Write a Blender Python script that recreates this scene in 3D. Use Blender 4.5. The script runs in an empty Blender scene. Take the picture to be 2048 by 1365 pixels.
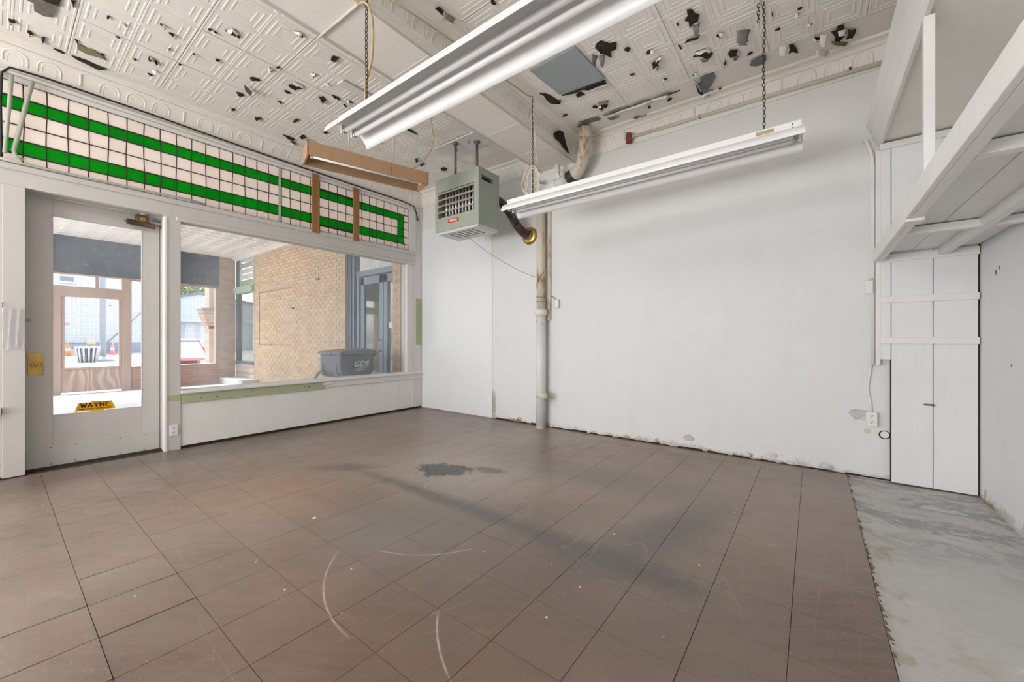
import bpy, bmesh, math, random
from mathutils import Vector, Matrix, Euler

random.seed(11)
sc = bpy.context.scene
COL = sc.collection
PI = math.pi

# ------------------------------------------------------------------ camera
F_PX = 790.0
YAW = math.atan(601 / 790)
CAM = Vector((5.346, -4.47, 1.161))
cd = bpy.data.cameras.new('camera')
cd.sensor_width = 36.0
cd.lens = F_PX / 2048 * 36
cd.shift_y = -2.5 / 2048
cd.clip_start = 0.05
cd.clip_end = 400
cam = bpy.data.objects.new('camera', cd)
cam.location = CAM
cam.rotation_euler = (PI / 2, 0, YAW)
COL.objects.link(cam)
sc.camera = cam

# ------------------------------------------------------------------ world, sun, lights
w = bpy.data.worlds.new('world')
sc.world = w
w.use_nodes = True
wn = w.node_tree
wn.nodes.clear()
wo = wn.nodes.new('ShaderNodeOutputWorld')
wb = wn.nodes.new('ShaderNodeBackground')
ws = wn.nodes.new('ShaderNodeTexSky')
ws.sky_type = 'NISHITA'
ws.sun_disc = False
ws.sun_elevation = math.radians(52)
ws.sun_rotation = math.radians(-70)
ws.air_density = 1.0
ws.dust_density = 2.5
wb.inputs['Strength'].default_value = .95
wh = wn.nodes.new('ShaderNodeHueSaturation')      # hazy, milky daylight
wh.inputs['Saturation'].default_value = 0.45
wn.links.new(ws.outputs[0], wh.inputs['Color'])
wn.links.new(wh.outputs[0], wb.inputs[0])
wn.links.new(wb.outputs[0], wo.inputs[0])


def light(name, kind, loc, energy, color=(1, 1, 1), aim=None, size=None, size_y=None, angle=None):
    d = bpy.data.lights.new(name, kind)
    d.energy = energy
    d.color = color
    if size:
        d.shape = 'RECTANGLE'
        d.size = size
        d.size_y = size_y
    if angle:
        d.angle = angle
    o = bpy.data.objects.new(name, d)
    o.location = loc
    if aim is not None:
        o.rotation_euler = (Vector(aim) - Vector(loc)).to_track_quat('-Z', 'Y').to_euler()
    COL.objects.link(o)
    return o


# afternoon sun over the street, high and from the far side of the passage
light('sun', 'SUN', (-30, -10, 30), 6.0, (1.0, .95, .87), aim=(-30 + 1.0, -10 + .45, 30 - 1.75), angle=.009)
# area lights out of view: added upward fill, side window daylight, added high light
light('rear_fill_light', 'AREA', (2.7, -9.2, 1.0), 410, (.985, .995, 1.0), aim=(3.4, -6.2, 3.30), size=5.2, size_y=2.0)  # added to brighten ceiling and soffit; no window stands here
light('side_window_light', 'AREA', (.06, -6.35, 1.45), 48, (.97, .985, 1.0), aim=(4.0, -5.0, 2.4), size=3.0, size_y=1.7)
light('high_flash_fill', 'AREA', (2.3, -6.9, 3.42), 44, (1.0, 1.0, .99), aim=(3.6, -.2, .9), size=2.6, size_y=.5)  # added, standing for a flash behind the view; no lamps hang here

sc.view_settings.view_transform = 'Standard'
sc.view_settings.look = 'None'
sc.view_settings.gamma = 1
sc.view_settings.use_curve_mapping = False
sc.view_settings.exposure = 0.10
sc.cycles.max_bounces = 7
sc.cycles.diffuse_bounces = 4
sc.cycles.glossy_bounces = 2
sc.cycles.transmission_bounces = 4
sc.cycles.transparent_max_bounces = 6
sc.cycles.caustics_reflective = False
sc.cycles.caustics_refractive = False


# ------------------------------------------------------------------ mesh helpers
class MB:
    def __init__(s):
        s.v = []
        s.f = []
        s.sm = []

    def add(s, verts, faces, smooth=False):
        o = len(s.v)
        s.v += [tuple(p) for p in verts]
        for f in faces:
            s.f.append(tuple(i + o for i in f))
            s.sm.append(smooth)
        return s

    def box(s, x0, x1, y0, y1, z0, z1):
        v = [(x0, y0, z0), (x1, y0, z0), (x1, y1, z0), (x0, y1, z0), (x0, y0, z1), (x1, y0, z1), (x1, y1, z1), (x0, y1, z1)]
        return s.add(v, [(0, 3, 2, 1), (4, 5, 6, 7), (0, 1, 5, 4), (1, 2, 6, 5), (2, 3, 7, 6), (3, 0, 4, 7)])

    def tube(s, path, r, seg=10, caps=True, closed=False):
        path = [Vector(p) for p in path]
        n = len(path)
        rs = r if isinstance(r, (list, tuple)) else [r] * n
        T = []
        for i in range(n):
            a = path[(i - 1) % n] if (closed or i > 0) else path[i]
            b = path[(i + 1) % n] if (closed or i < n - 1) else path[i]
            t = b - a
            T.append(t.normalized() if t.length > 1e-9 else Vector((0, 0, 1)))
        up = Vector((0, 0, 1)) if abs(T[0].z) < .9 else Vector((1, 0, 0))
        N = (up - T[0] * up.dot(T[0])).normalized()
        vs = []
        for i in range(n):
            N = (N - T[i] * N.dot(T[i])).normalized()
            B = T[i].cross(N)
            for k in range(seg):
                a = 2 * PI * k / seg
                vs.append(path[i] + (N * math.cos(a) + B * math.sin(a)) * rs[i])
        fs = []
        m = n if closed else n - 1
        for i in range(m):
            j = (i + 1) % n
            for k in range(seg):
                k2 = (k + 1) % seg
                fs.append((i * seg + k, i * seg + k2, j * seg + k2, j * seg + k))
        s.add(vs, fs, True)
        if caps and not closed:
            o = len(s.v) - len(vs)
            s.f.append(tuple(o + k for k in reversed(range(seg))))
            s.sm.append(False)
            s.f.append(tuple(o + (n - 1) * seg + k for k in range(seg)))
            s.sm.append(False)
        return s

    def cyl(s, a, b, r, seg=16):
        return s.tube([a, b], r, seg)

    def prism(s, poly, fn, a, b):
        """poly: 2D outline, fn(p,q,d)->3D, extruded from depth a to b"""
        n = len(poly)
        v = [fn(p, q, a) for p, q in poly] + [fn(p, q, b) for p, q in poly]
        f = [tuple(reversed(range(n))), tuple(range(n, 2 * n))]
        for i in range(n):
            j = (i + 1) % n
            f.append((i, j, n + j, n + i))
        return s.add(v, f)

    def profile(s, prof, fn, stations, smooth=False, cap=False):
        """open 2D profile swept over stations: fn(p,q,t)->3D"""
        n = len(prof)
        v = [fn(p, q, t) for t in stations for p, q in prof]
        f = []
        for i in range(len(stations) - 1):
            for k in range(n - 1):
                f.append((i * n + k, i * n + k + 1, (i + 1) * n + k + 1, (i + 1) * n + k))
        s.add(v, f, smooth)
        return s

    def lathe(s, prof, c, axis='z', seg=20):
        """prof: list of (r, h)"""
        c = Vector(c)
        v = []
        for r, h in prof:
            for k in range(seg):
                a = 2 * PI * k / seg
                x, y = r * math.cos(a), r * math.sin(a)
                v.append(c + (Vector((x, y, h)) if axis == 'z' else Vector((h, x, y)) if axis == 'x' else Vector((y, h, x))))
        f = []
        for i in range(len(prof) - 1):
            for k in range(seg):
                k2 = (k + 1) % seg
                f.append((i * seg + k, i * seg + k2, (i + 1) * seg + k2, (i + 1) * seg + k))
        s.add(v, f, True)
        o = len(s.v) - len(v)
        s.f.append(tuple(o + k for k in reversed(range(seg))))
        s.sm.append(False)
        s.f.append(tuple(o + (len(prof) - 1) * seg + k for k in range(seg)))
        s.sm.append(False)
        return s

    def mesh(s, name, m, off=(0, 0, 0), fixn=True):
        me = bpy.data.meshes.new(name)
        ox, oy, oz = off
        me.from_pydata([(x - ox, y - oy, z - oz) for x, y, z in s.v], [], s.f)
        me.polygons.foreach_set('use_smooth', s.sm)
        if m is not None:
            me.materials.append(m)
        if fixn:
            bm = bmesh.new()
            bm.from_mesh(me)
            bmesh.ops.recalc_face_normals(bm, faces=bm.faces)
            bm.to_mesh(me)
            bm.free()
        me.update()
        return me


BASE = {}


def link(o, parent=None):
    COL.objects.link(o)
    if parent is not None:
        o.parent = parent
    return o


def obj(name, mb, m, parent=None, bevel=0, local=False, fixn=True, seg=2):
    off = (0, 0, 0)
    if parent is not None and not local:
        off = BASE.get(parent.name, (0, 0, 0))
    o = bpy.data.objects.new(name, mb.mesh(name, m, off, fixn))
    link(o, parent)
    if parent is not None:
        BASE[o.name] = off
    if bevel:
        b = o.modifiers.new('bevel', 'BEVEL')
        b.width = bevel
        b.segments = seg
        b.limit_method = 'ANGLE'
    return o


def tag(o, label=None, cat=None, group=None, kind=None):
    if label:
        o['label'] = label
    if cat:
        o['category'] = cat
    if group:
        o['group'] = group
    if kind:
        o['kind'] = kind
    return o


def thing(name, label, cat, loc=(0, 0, 0), rz=0.0, group=None, kind=None):
    o = bpy.data.objects.new(name, None)
    o.empty_display_size = .1
    COL.objects.link(o)
    o.location = loc
    o.rotation_euler = (0, 0, rz)
    tag(o, label, cat, group, kind)
    BASE[o.name] = tuple(loc)
    return o


def piece(name, me, parent, loc, rot=(0, 0, 0), scale=None):
    """a copy of a shared mesh placed at world loc under an untransformed or translated parent"""
    o = bpy.data.objects.new(name, me)
    link(o, parent)
    b = BASE.get(parent.name, (0, 0, 0)) if parent else (0, 0, 0)
    o.location = (loc[0] - b[0], loc[1] - b[1], loc[2] - b[2])
    o.rotation_euler = rot
    if scale:
        o.scale = scale
    return o


# ------------------------------------------------------------------ material helpers
class NT:
    def __init__(s, name):
        s.m = bpy.data.materials.new(name)
        s.m.use_nodes = True
        s.t = s.m.node_tree
        s.t.nodes.clear()
        s.out = s.t.nodes.new('ShaderNodeOutputMaterial')

    def n(s, typ, ins=None, **kw):
        nd = s.t.nodes.new(typ)
        for k, v in kw.items():
            setattr(nd, k, v)
        for k, v in (ins or {}).items():
            s.set(nd.inputs[k], v)
        return nd

    def set(s, sock, v):
        if isinstance(v, bpy.types.NodeSocket):
            s.t.links.new(v, sock)
        elif isinstance(v, bpy.types.Node):
            s.t.links.new(v.outputs[0], sock)
        else:
            if sock.type == 'RGBA' and len(v) == 3:
                v = (*v, 1)
            sock.default_value = v

    def pos(s, scale=(1, 1, 1), loc=(0, 0, 0), coord='pos', rot=(0, 0, 0)):
        if coord == 'pos':
            c = s.n('ShaderNodeNewGeometry').outputs['Position']
        else:
            c = s.n('ShaderNodeTexCoord').outputs['Object']
        return s.n('ShaderNodeMapping', {'Vector': c, 'Location': loc, 'Rotation': rot, 'Scale': scale}).outputs[0]

    def noise(s, vec, scale=5, detail=4, rough=.55, dist=0):
        return s.n('ShaderNodeTexNoise', {'Vector': vec, 'Scale': scale, 'Detail': detail, 'Roughness': rough, 'Distortion': dist}).outputs[0]

    def ramp(s, fac, a, b, c0=0.0, c1=1.0):
        return s.n('ShaderNodeMapRange', {'Value': fac, 'From Min': a, 'From Max': b, 'To Min': c0, 'To Max': c1}).outputs[0]

    def math(s, op, a, b=0.0):
        nd = s.n('ShaderNodeMath', operation=op)
        s.set(nd.inputs[0], a)
        s.set(nd.inputs[1], b)
        return nd.outputs[0]

    def mix(s, fac, a, b):
        nd = s.n('ShaderNodeMix', data_type='RGBA')
        s.set(nd.inputs[0], fac)
        s.set(nd.inputs[6], a)
        s.set(nd.inputs[7], b)
        return nd.outputs[2]

    def bump(s, h, strength=.3, dist=.01):
        return s.n('ShaderNodeBump', {'Height': h, 'Strength': strength, 'Distance': dist}).outputs[0]

    def bsdf(s, color, rough=.6, metal=0, normal=None, spec=.4, **kw):
        ins = {'Base Color': color, 'Roughness': rough, 'Metallic': metal, 'Specular IOR Level': spec}
        ins.update(kw)
        p = s.n('ShaderNodeBsdfPrincipled', ins)
        if normal is not None:
            s.set(p.inputs['Normal'], normal)
        return p.outputs[0]

    def done(s, shader):
        s.t.links.new(shader, s.out.inputs[0])
        return s.m


def sh(c, k):
    return tuple(min(1, x * k) for x in c)


def simple(name, col, rough=.6, metal=0, var=.08, scale=7, bump=.0, bscale=80, dirt=None, coord='obj', spec=.4, stretch=(1, 1, 1)):
    t = NT(name)
    p = t.pos(stretch, coord=coord)
    c = t.mix(t.noise(p, scale, 5), sh(col, 1 - var * 1.6), sh(col, 1 + var * 1.6))
    if dirt:
        dc, ds, lo, hi = dirt
        k = t.ramp(t.noise(p, ds, 6, .65), lo, hi)
        c = t.mix(k, c, dc)
    nrm = t.bump(t.noise(p, bscale, 3), bump, .004) if bump else None
    return t.done(t.bsdf(c, rough, metal, nrm, spec))


def emis_free_glass(name, tint, dirt_amt, dirt_col=(.9, .92, .95), streak=True):
    """clear pane with a film of dust: see-through, a little scattering, a faint reflection"""
    t = NT(name)
    p = t.pos((1, 1, .6))
    d = t.math('ADD', t.ramp(t.noise(p, 2.2, 5, .6), .3, .8, dirt_amt * .4, dirt_amt * 1.5), t.ramp(t.noise(p, 45, 3), .62, .8, 0, dirt_amt * .8))
    tr = t.n('ShaderNodeBsdfTransparent', {'Color': tint}).outputs[0]
    df = t.n('ShaderNodeBsdfTranslucent', {'Color': dirt_col}).outputs[0]
    d2 = t.n('ShaderNodeBsdfDiffuse', {'Color': dirt_col}).outputs[0]
    dd = t.n('ShaderNodeMixShader', {0: .35, 1: df, 2: d2}).outputs[0]
    a = t.n('ShaderNodeMixShader', {0: d, 1: tr, 2: dd}).outputs[0]
    g = t.n('ShaderNodeBsdfGlossy', {'Roughness': .03}).outputs[0]
    fr = t.n('ShaderNodeFresnel', {'IOR': 1.35}).outputs[0]
    return t.done(t.n('ShaderNodeMixShader', {0: t.math('MULTIPLY', fr, .6), 1: a, 2: g}).outputs[0])


def opal(name, col, var=.1, dirt=None):
    """leaded-light glass: lets daylight through diffusely"""
    t = NT(name)
    p = t.pos()
    rnd = t.n('ShaderNodeObjectInfo').outputs['Random']
    k = t.math('ADD', t.math('MULTIPLY', t.noise(p, 14, 4), .7), t.math('MULTIPLY', rnd, .4))
    c = t.mix(k, sh(col, 1 - var), sh(col, 1 + var))
    if dirt:
        c = t.mix(t.ramp(t.noise(p, 9, 7, .7), dirt[1], dirt[2]), c, dirt[0])
    a = t.n('ShaderNodeBsdfTranslucent', {'Color': c}).outputs[0]
    tr = t.n('ShaderNodeBsdfTransparent', {'Color': c}).outputs[0]
    b = t.bsdf(c, .25, spec=.3)
    m1 = t.n('ShaderNodeMixShader', {0: .28, 1: a, 2: b}).outputs[0]
    return t.done(t.n('ShaderNodeMixShader', {0: .04, 1: m1, 2: tr}).outputs[0])


# ------------------------------------------------------------------ materials
M = {}
# painted woodwork of the shopfront
def paint(name, col, chips=(.62, .70), chipcol=(.33, .27, .20), rough=.5):
    t = NT(name)
    p = t.pos()
    c = t.mix(t.noise(p, 3.0, 5), sh(col, .93), sh(col, 1.05))
    c = t.mix(t.ramp(t.noise(t.pos((1, 1, .25)), 7, 6, .7), .55, .85, 0, .35), c, sh(col, .72))
    c = t.mix(t.ramp(t.noise(p, 26, 7, .75), chips[0] + .08, chips[1] + .06), c, chipcol)
    nrm = t.bump(t.noise(p, 60, 4), .12, .004)
    return t.done(t.bsdf(c, rough, 0, nrm))


M['paint'] = paint('white_woodwork_paint', (.74, .72, .69))
M['paint_shaded'] = paint('shaded_white_paint', (.60, .575, .55))  # white paint darkened to hold the shade of the backlit door and frame
M['paint_clean'] = paint('white_shelf_paint', (.82, .81, .785), (.70, .78))
M['paint_cream'] = paint('cream_soffit_paint', (.86, .825, .75), (.72, .8))
M['paint_old'] = paint('worn_white_paint', (.76, .735, .69), (.55, .62), (.25, .2, .15))
M['paint_green'] = paint('pale_green_paint', (.42, .47, .29), (.60, .66), (.1, .08, .06))
M['boards'] = paint('white_board_paint', (.80, .805, .81), (.70, .78), (.5, .47, .42))
M['wood'] = simple('bare_wood_batten', (.33, .16, .06), .7, var=.3, scale=18, stretch=(1, 1, .12), coord='pos', bump=.2)
M['black'] = simple('soot_black', (.014, .012, .011), .75, var=.5, scale=18, dirt=((.060, .034, .020), 22, .50, .66), coord='pos')
M['dark'] = simple('dark_gap', (.035, .028, .022), .95, var=.3)
M['lead'] = simple('lead_came', (.045, .035, .028), .6, .3, var=.3)
M['brass'] = simple('worn_brass', (.50, .33, .09), .32, .9, var=.25, scale=25)
M['steel'] = simple('galvanised_steel', (.42, .44, .45), .4, .8, var=.15, scale=30)
M['rustmetal'] = simple('rusty_bronze', (.16, .10, .065), .55, .5, var=.35, scale=40)
M['white_metal'] = simple('white_enamel', (.86, .86, .845), .3, 0, var=.03, scale=12, dirt=((.55, .46, .34), 14, .66, .8), spec=.5)
M['tube'] = simple('fluorescent_tube_glass', (.93, .93, .93), .18, 0, var=.01, spec=.6)
M['plate_white'] = simple('white_plastic', (.82, .82, .80), .4, var=.03)
M['cable_black'] = simple('black_cable', (.02, .018, .016), .6)
M['cord_cream'] = simple('cream_cord', (.66, .58, .45), .6, var=.15, scale=30)
M['cord_tan'] = simple('tan_cord', (.50, .38, .21), .6, var=.2, scale=20)
M['cable_grey'] = simple('grey_green_cable', (.42, .43, .36), .6, var=.12)
M['pole_dark'] = simple('dull_grey_rod', (.17, .165, .15), .55, .5, var=.2, scale=30)
M['chain'] = simple('rusty_chain', (.085, .065, .045), .6, .6, var=.3, scale=60)
M['heater'] = simple('grey_green_enamel', (.36, .405, .345), .42, .1, var=.06, scale=9, dirt=((.12, .08, .05), 20, .72, .82))
M['heater_dark'] = simple('heater_inside', (.02, .018, .016), .8)
M['louver'] = simple('tan_louver', (.42, .36, .28), .45, .3, var=.12)
M['fin'] = simple('aluminised_tube', (.72, .70, .69), .3, .55, var=.12, scale=20)
M['heater_base'] = simple('heater_base_enamel', (.62, .615, .6), .45, .1, var=.05, dirt=((.35, .2, .1), 18, .68, .78))
M['red'] = simple('red_badge', (.62, .045, .02), .4, var=.05)
M['letter_white'] = simple('white_lettering', (.88, .85, .78), .5, var=.02)
M['flue'] = simple('blued_flue_steel', (.085, .09, .09), .28, .85, var=.4, scale=9)
M['flue_corr'] = simple('corrugated_flue', (.13, .075, .06), .4, .7, var=.35, scale=18)
M['pipe_white'] = simple('white_painted_iron', (.74, .73, .71), .42, var=.05, dirt=((.36, .17, .05), 9, .63, .72), coord='pos')
M['pipe_rust'] = simple('rust_stained_pipe', (.66, .59, .48), .5, var=.12, scale=5, dirt=((.36, .19, .06), 8, .50, .66), coord='pos', stretch=(1, 1, .35))
M['rubber'] = simple('black_rubber', (.03, .03, .032), .5)
M['rust_red'] = simple('rusty_red_bracket', (.20, .045, .02), .7, var=.3, scale=40)
M['galv_patch'] = simple('galvanised_patch', (.36, .40, .41), .5, .35, var=.12, scale=6, stretch=(1, 4, 1))
M['bare_metal'] = simple('bare_tin', (.15, .17, .175), .5, .3, var=.35, scale=25)
M['flap_grey'] = simple('torn_tin_back', (.20, .19, .175), .6, .2, var=.3, scale=60)
M['flap_olive'] = simple('torn_tin_olive', (.25, .215, .12), .6, .1, var=.3, scale=40)
M['bare_brown'] = simple('exposed_lath', (.16, .145, .125), .8, var=.4, scale=40)
M['boxwood'] = simple('brown_light_box', (.44, .27, .155), .55, var=.1, scale=6, stretch=(3, 3, 3), bump=.1)
M['boxwood_in'] = simple('brown_light_box_inside', (.40, .285, .205), .6, var=.08)
M['yellow'] = simple('yellow_sticker', (.80, .40, .005), .35, var=.04)
M['ink'] = simple('black_print', (.012, .006, .004), .5)
M['conduit'] = simple('painted_conduit', (.60, .565, .46), .5, var=.06)
M['plastic'] = None


def bag_mat():
    t = NT('clear_plastic_bag')
    tr = t.n('ShaderNodeBsdfTransparent', {'Color': (.97, .97, .97)}).outputs[0]
    g = t.bsdf((.80, .81, .83), .12, spec=.9)
    return t.done(t.n('ShaderNodeMixShader', {0: .26, 1: tr, 2: g}).outputs[0])


M['plastic'] = bag_mat()
M['glass_door'] = emis_free_glass('door_glass', (.97, .98, .99), .10)
M['glass_win'] = emis_free_glass('display_window_glass', (.97, .98, .99), .15)
M['glass_ext'] = emis_free_glass('far_window_glass', (.70, .72, .70), .10, (.6, .62, .58))
M['opal_white'] = opal('pinkish_opal_glass', (.95, .885, .84), .05, ((.55, .42, .30), .64, .85))
M['opal_green'] = opal('green_leaded_glass', (.004, .46, .022), .25)


# white plaster wall
def plaster():
    t = NT('white_plaster_wall')
    p = t.pos()
    sep = t.n('ShaderNodeSeparateXYZ', {0: t.n('ShaderNodeNewGeometry').outputs['Position']})
    X, Z = sep.outputs[0], sep.outputs[2]
    n1 = t.noise(p, 1.3, 5, .6)
    n2 = t.noise(p, 9, 6, .65)
    n3 = t.noise(t.pos((1, 1, .3)), 5, 5)
    c = t.mix(n1, (.72, .725, .73), (.785, .79, .795))
    c = t.mix(t.ramp(n3, .5, .8, 0, .25), c, (.68, .665, .63))
    # yellowed paint high up by the ceiling
    c = t.mix(t.ramp(t.math('ADD', Z, t.math('MULTIPLY', n1, .5)), 2.4, 3.8, 0, .5), c, (.755, .745, .67))
    # flaking and rust along the foot of the wall
    n4 = t.noise(p, 34, 6, .75)
    foot = t.math('ADD', t.math('ADD', t.math('MULTIPLY', Z, -1), t.math('MULTIPLY', t.math('SUBTRACT', n2, .5), .26)), t.math('MULTIPLY', t.math('SUBTRACT', n4, .5), .16))
    c = t.mix(t.ramp(foot, -.06, -.01, 0, .85), c, (.50, .47, .43))
    # grimy smudge at the edge of the smooth board
    sx = t.math('DIVIDE', t.math('SUBTRACT', X, 1.60), .055)
    sz = t.math('DIVIDE', t.math('SUBTRACT', Z, .20), .22)
    sd = t.math('ADD', t.math('MULTIPLY', sx, sx), t.math('MULTIPLY', sz, sz))
    sd = t.math('ADD', sd, t.math('MULTIPLY', t.math('SUBTRACT', n4, .5), 3.2))
    c = t.mix(t.ramp(sd, .3, 1.3, .8, 0), c, (.30, .29, .27))
    rustx = t.ramp(t.noise(t.pos((1, 1, 1), (3, 0, 0)), 1.7, 3), .48, .6)
    c = t.mix(t.math('MULTIPLY', t.ramp(foot, -.045, -.005), rustx), c, (.30, .15, .05))
    c = t.mix(t.ramp(t.noise(p, 21, 7, .75), .70, .74, 0, .5), c, (.52, .51, .49))
    h = t.math('ADD', t.math('MULTIPLY', t.noise(p, 3.2, 4), 1.0), t.math('MULTIPLY', n2, .35))
    return t.done(t.bsdf(c, .55, 0, t.bump(h, .55, .02), .35))


M['plaster'] = plaster()
M['panel'] = simple('smooth_white_board', (.80, .815, .84), .38, var=.02, scale=2, coord='pos')


# embossed tin, old cream paint
def tin():
    t = NT('painted_tin')
    p = t.pos()
    n1 = t.noise(p, 2.2, 5, .6)
    c = t.mix(n1, (.80, .745, .68), (.88, .84, .785))
    c = t.mix(t.ramp(t.noise(p, 13, 7, .7), .52, .8, 0, .35), c, (.68, .595, .50))
    c = t.mix(t.ramp(t.noise(p, 48, 6, .8), .695, .72, 0, .8), c, (.16, .13, .10))
    return t.done(t.bsdf(c, .5, 0, t.bump(t.noise(p, 30, 5), .22, .006), .4))


M['tin'] = tin()


# vinyl tile: streaked brown, scuffed, with the shop's stains and a painted sunlight glow
def tile():
    t = NT('brown_vinyl_tile')
    geo = t.n('ShaderNodeNewGeometry').outputs['Position']
    rnd = t.n('ShaderNodeObjectInfo').outputs['Random']
    att = t.n('ShaderNodeAttribute', attribute_name='rnd').outputs['Fac']
    rr = t.math('ADD', rnd, att)
    p = t.pos()
    sv = t.n('ShaderNodeMapping', {'Vector': geo, 'Rotation': (0, 0, .60), 'Scale': (1, .14, 1)}, vector_type='TEXTURE').outputs[0]
    st = t.noise(sv, 2.6, 5, .72)
    fine = t.noise(sv, 26, 4, .75)
    base = t.mix(t.ramp(st, .3, .7), (.120, .076, .054), (.265, .186, .144))
    base = t.mix(t.ramp(fine, .40, .72, 0, .55), base, (.105, .074, .058))
    base = t.mix(t.ramp(t.noise(p, 55, 3, .75), .56, .72, 0, .50), base, (.33, .262, .215))
    base = t.mix(t.math('MULTIPLY', t.ramp(rr, 0, 1), .45), base, (.205, .152, .128))
    # dusty, paler towards the shopfront where people walk in; redder where kept clean
    dust = t.noise(p, .55, 4, .6)
    base = t.mix(t.ramp(dust, .42, .66, 0, .65), base, (.365, .295, .250))
    base = t.mix(t.ramp(t.noise(t.pos(loc=(9, 2, 0)), .8, 3), .52, .72, 0, .4), base, (.225, .140, .102))
    # cream flecks of the vinyl
    fl = t.ramp(t.noise(t.pos((1, .30, 1), rot=(0, 0, .5)), 120, 1.5), .68, .72, 0, .55)
    base = t.mix(fl, base, (.44, .38, .31))
    n = t.noise(p, 4.5, 4, .68)
    nf = t.noise(p, 13, 4, .7)

    def stain(cx, cy, rx, ry, ang, col, amt, edge=.35, wob=1.2, fine=.6):
        nonlocal base
        q = t.n('ShaderNodeMapping', {'Vector': geo, 'Location': (cx, cy, 0), 'Rotation': (0, 0, ang), 'Scale': (rx, ry, 1)}, vector_type='TEXTURE').outputs[0]
        q = t.n('ShaderNodeVectorMath', {0: q, 1: (1, 1, 0)}, operation='MULTIPLY').outputs[0]
        d = t.n('ShaderNodeVectorMath', {0: q}, operation='LENGTH').outputs['Value']
        d = t.math('ADD', d, t.math('MULTIPLY', t.math('SUBTRACT', n, .5), wob))
        d = t.math('ADD', d, t.math('MULTIPLY', t.math('SUBTRACT', nf, .5), fine))
        base = t.mix(t.ramp(d, 1 - edge, 1 + edge, amt, 0), base, col)

    stain(2.0, -2.1, 2.1, 1.5, .3, (.385, .300, .245), .50, .7)
    stain(4.5, -1.0, 1.3, .8, .1, (.300, .208, .168), .55, .7)
    stain(4.6, -3.3, 1.3, .9, .5, (.150, .088, .062), .50, .7)
    stain(2.85, -2.0, .75, .55, .2, (.40, .335, .290), .7, .5)
    stain(2.74, -2.02, .24, .17, .5, (.035, .038, .036), .92, .10, 1.6, 1.6)
    stain(3.05, -1.80, .15, .08, .2, (.07, .075, .07), .7, .2, 1.4, 1.4)
    stain(1.95, -2.53, .30, .09, .7, (.09, .08, .075), .55, .4)
    stain(3.5, -2.49, 1.05, .07, 0, (.085, .078, .072), .80, .5, 1.6, 1.2)
    stain(4.55, -2.52, .36, .12, .1, (.070, .064, .060), .75, .5, 1.4, 1.2)
    stain(4.64, -2.05, .16, .55, -.35, (.10, .094, .090), .70, .6)
    stain(3.30, -3.02, .34, .26, .3, (.32, .29, .285), .55, .6)
    stain(3.9, -2.75, 1.1, .55, .1, (.15, .125, .11), .5, .6)
    stain(4.0, -1.35, .9, .22, .1, (.125, .110, .10), .40, .6)
    stain(2.1, -3.2, .5, .35, .6, (.36, .22, .14), .4, .6)  # warm sunlight glow painted into the tile colour
    stain(.30, -3.0, .28, 1.6, 0, (.10, .085, .075), .55, .5)
    stain(3.9, -.06, 1.7, .12, 0, (.36, .31, .25), .55, .6)
    # chair-leg scratches: two arcs and a net of fine scuffs
    def arc(cx, cy, r, a0, a1):
        nonlocal base
        q = t.n('ShaderNodeVectorMath', {0: geo, 1: (cx, cy, 0)}, operation='SUBTRACT').outputs[0]
        q = t.n('ShaderNodeVectorMath', {0: q, 1: (1, 1, 0)}, operation='MULTIPLY').outputs[0]
        d = t.math('ABSOLUTE', t.math('SUBTRACT', t.n('ShaderNodeVectorMath', {0: q}, operation='LENGTH').outputs['Value'], r))
        s2 = t.n('ShaderNodeSeparateXYZ', {0: q})
        an = t.math('ARCTAN2', s2.outputs[1], s2.outputs[0])
        k = t.math('MULTIPLY', t.ramp(d, .002, .006, 1, 0), t.math('MULTIPLY', t.ramp(an, a0, a0 + .1), t.ramp(an, a1 - .1, a1, 1, 0)))
        base = t.mix(t.math('MULTIPLY', k, t.ramp(nf, .3, .6, .3, .9)), base, (.50, .43, .38))
    arc(3.905, -2.836, .794, -2.50, -1.55)
    arc(4.668, -2.797, .79, -2.45, -1.95)
    arc(3.3, -2.6, .6, -1.4, -.4)
    area = t.ramp(t.noise(t.pos(loc=(2, 5, 0)), .9, 2), .42, .6)
    for (sx, sy, ro, sc_, lo) in ((1, .10, .6, 3.2, 1), (.10, 1, .2, 2.6, 2), (1, .12, -.5, 4, 3)):
        q = t.noise(t.pos((sx, sy, 1), (lo * 3.1, lo * 1.7, 0), rot=(0, 0, ro)), sc_, 1.5, .4)
        d = t.math('ABSOLUTE', t.math('SUBTRACT', q, .5))
        k = t.math('MULTIPLY', t.ramp(d, .0, .0035, .2, 0), area)
        base = t.mix(k, base, (.46, .40, .36))
    rough = t.ramp(n, .3, .75, .285, .40)
    nrm = t.bump(t.math('ADD', t.noise(p, 3, 3), t.math('MULTIPLY', nf, .2)), .13, .012)
    return t.done(t.bsdf(base, rough, 0, nrm, .62))


M['tile'] = tile()


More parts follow.
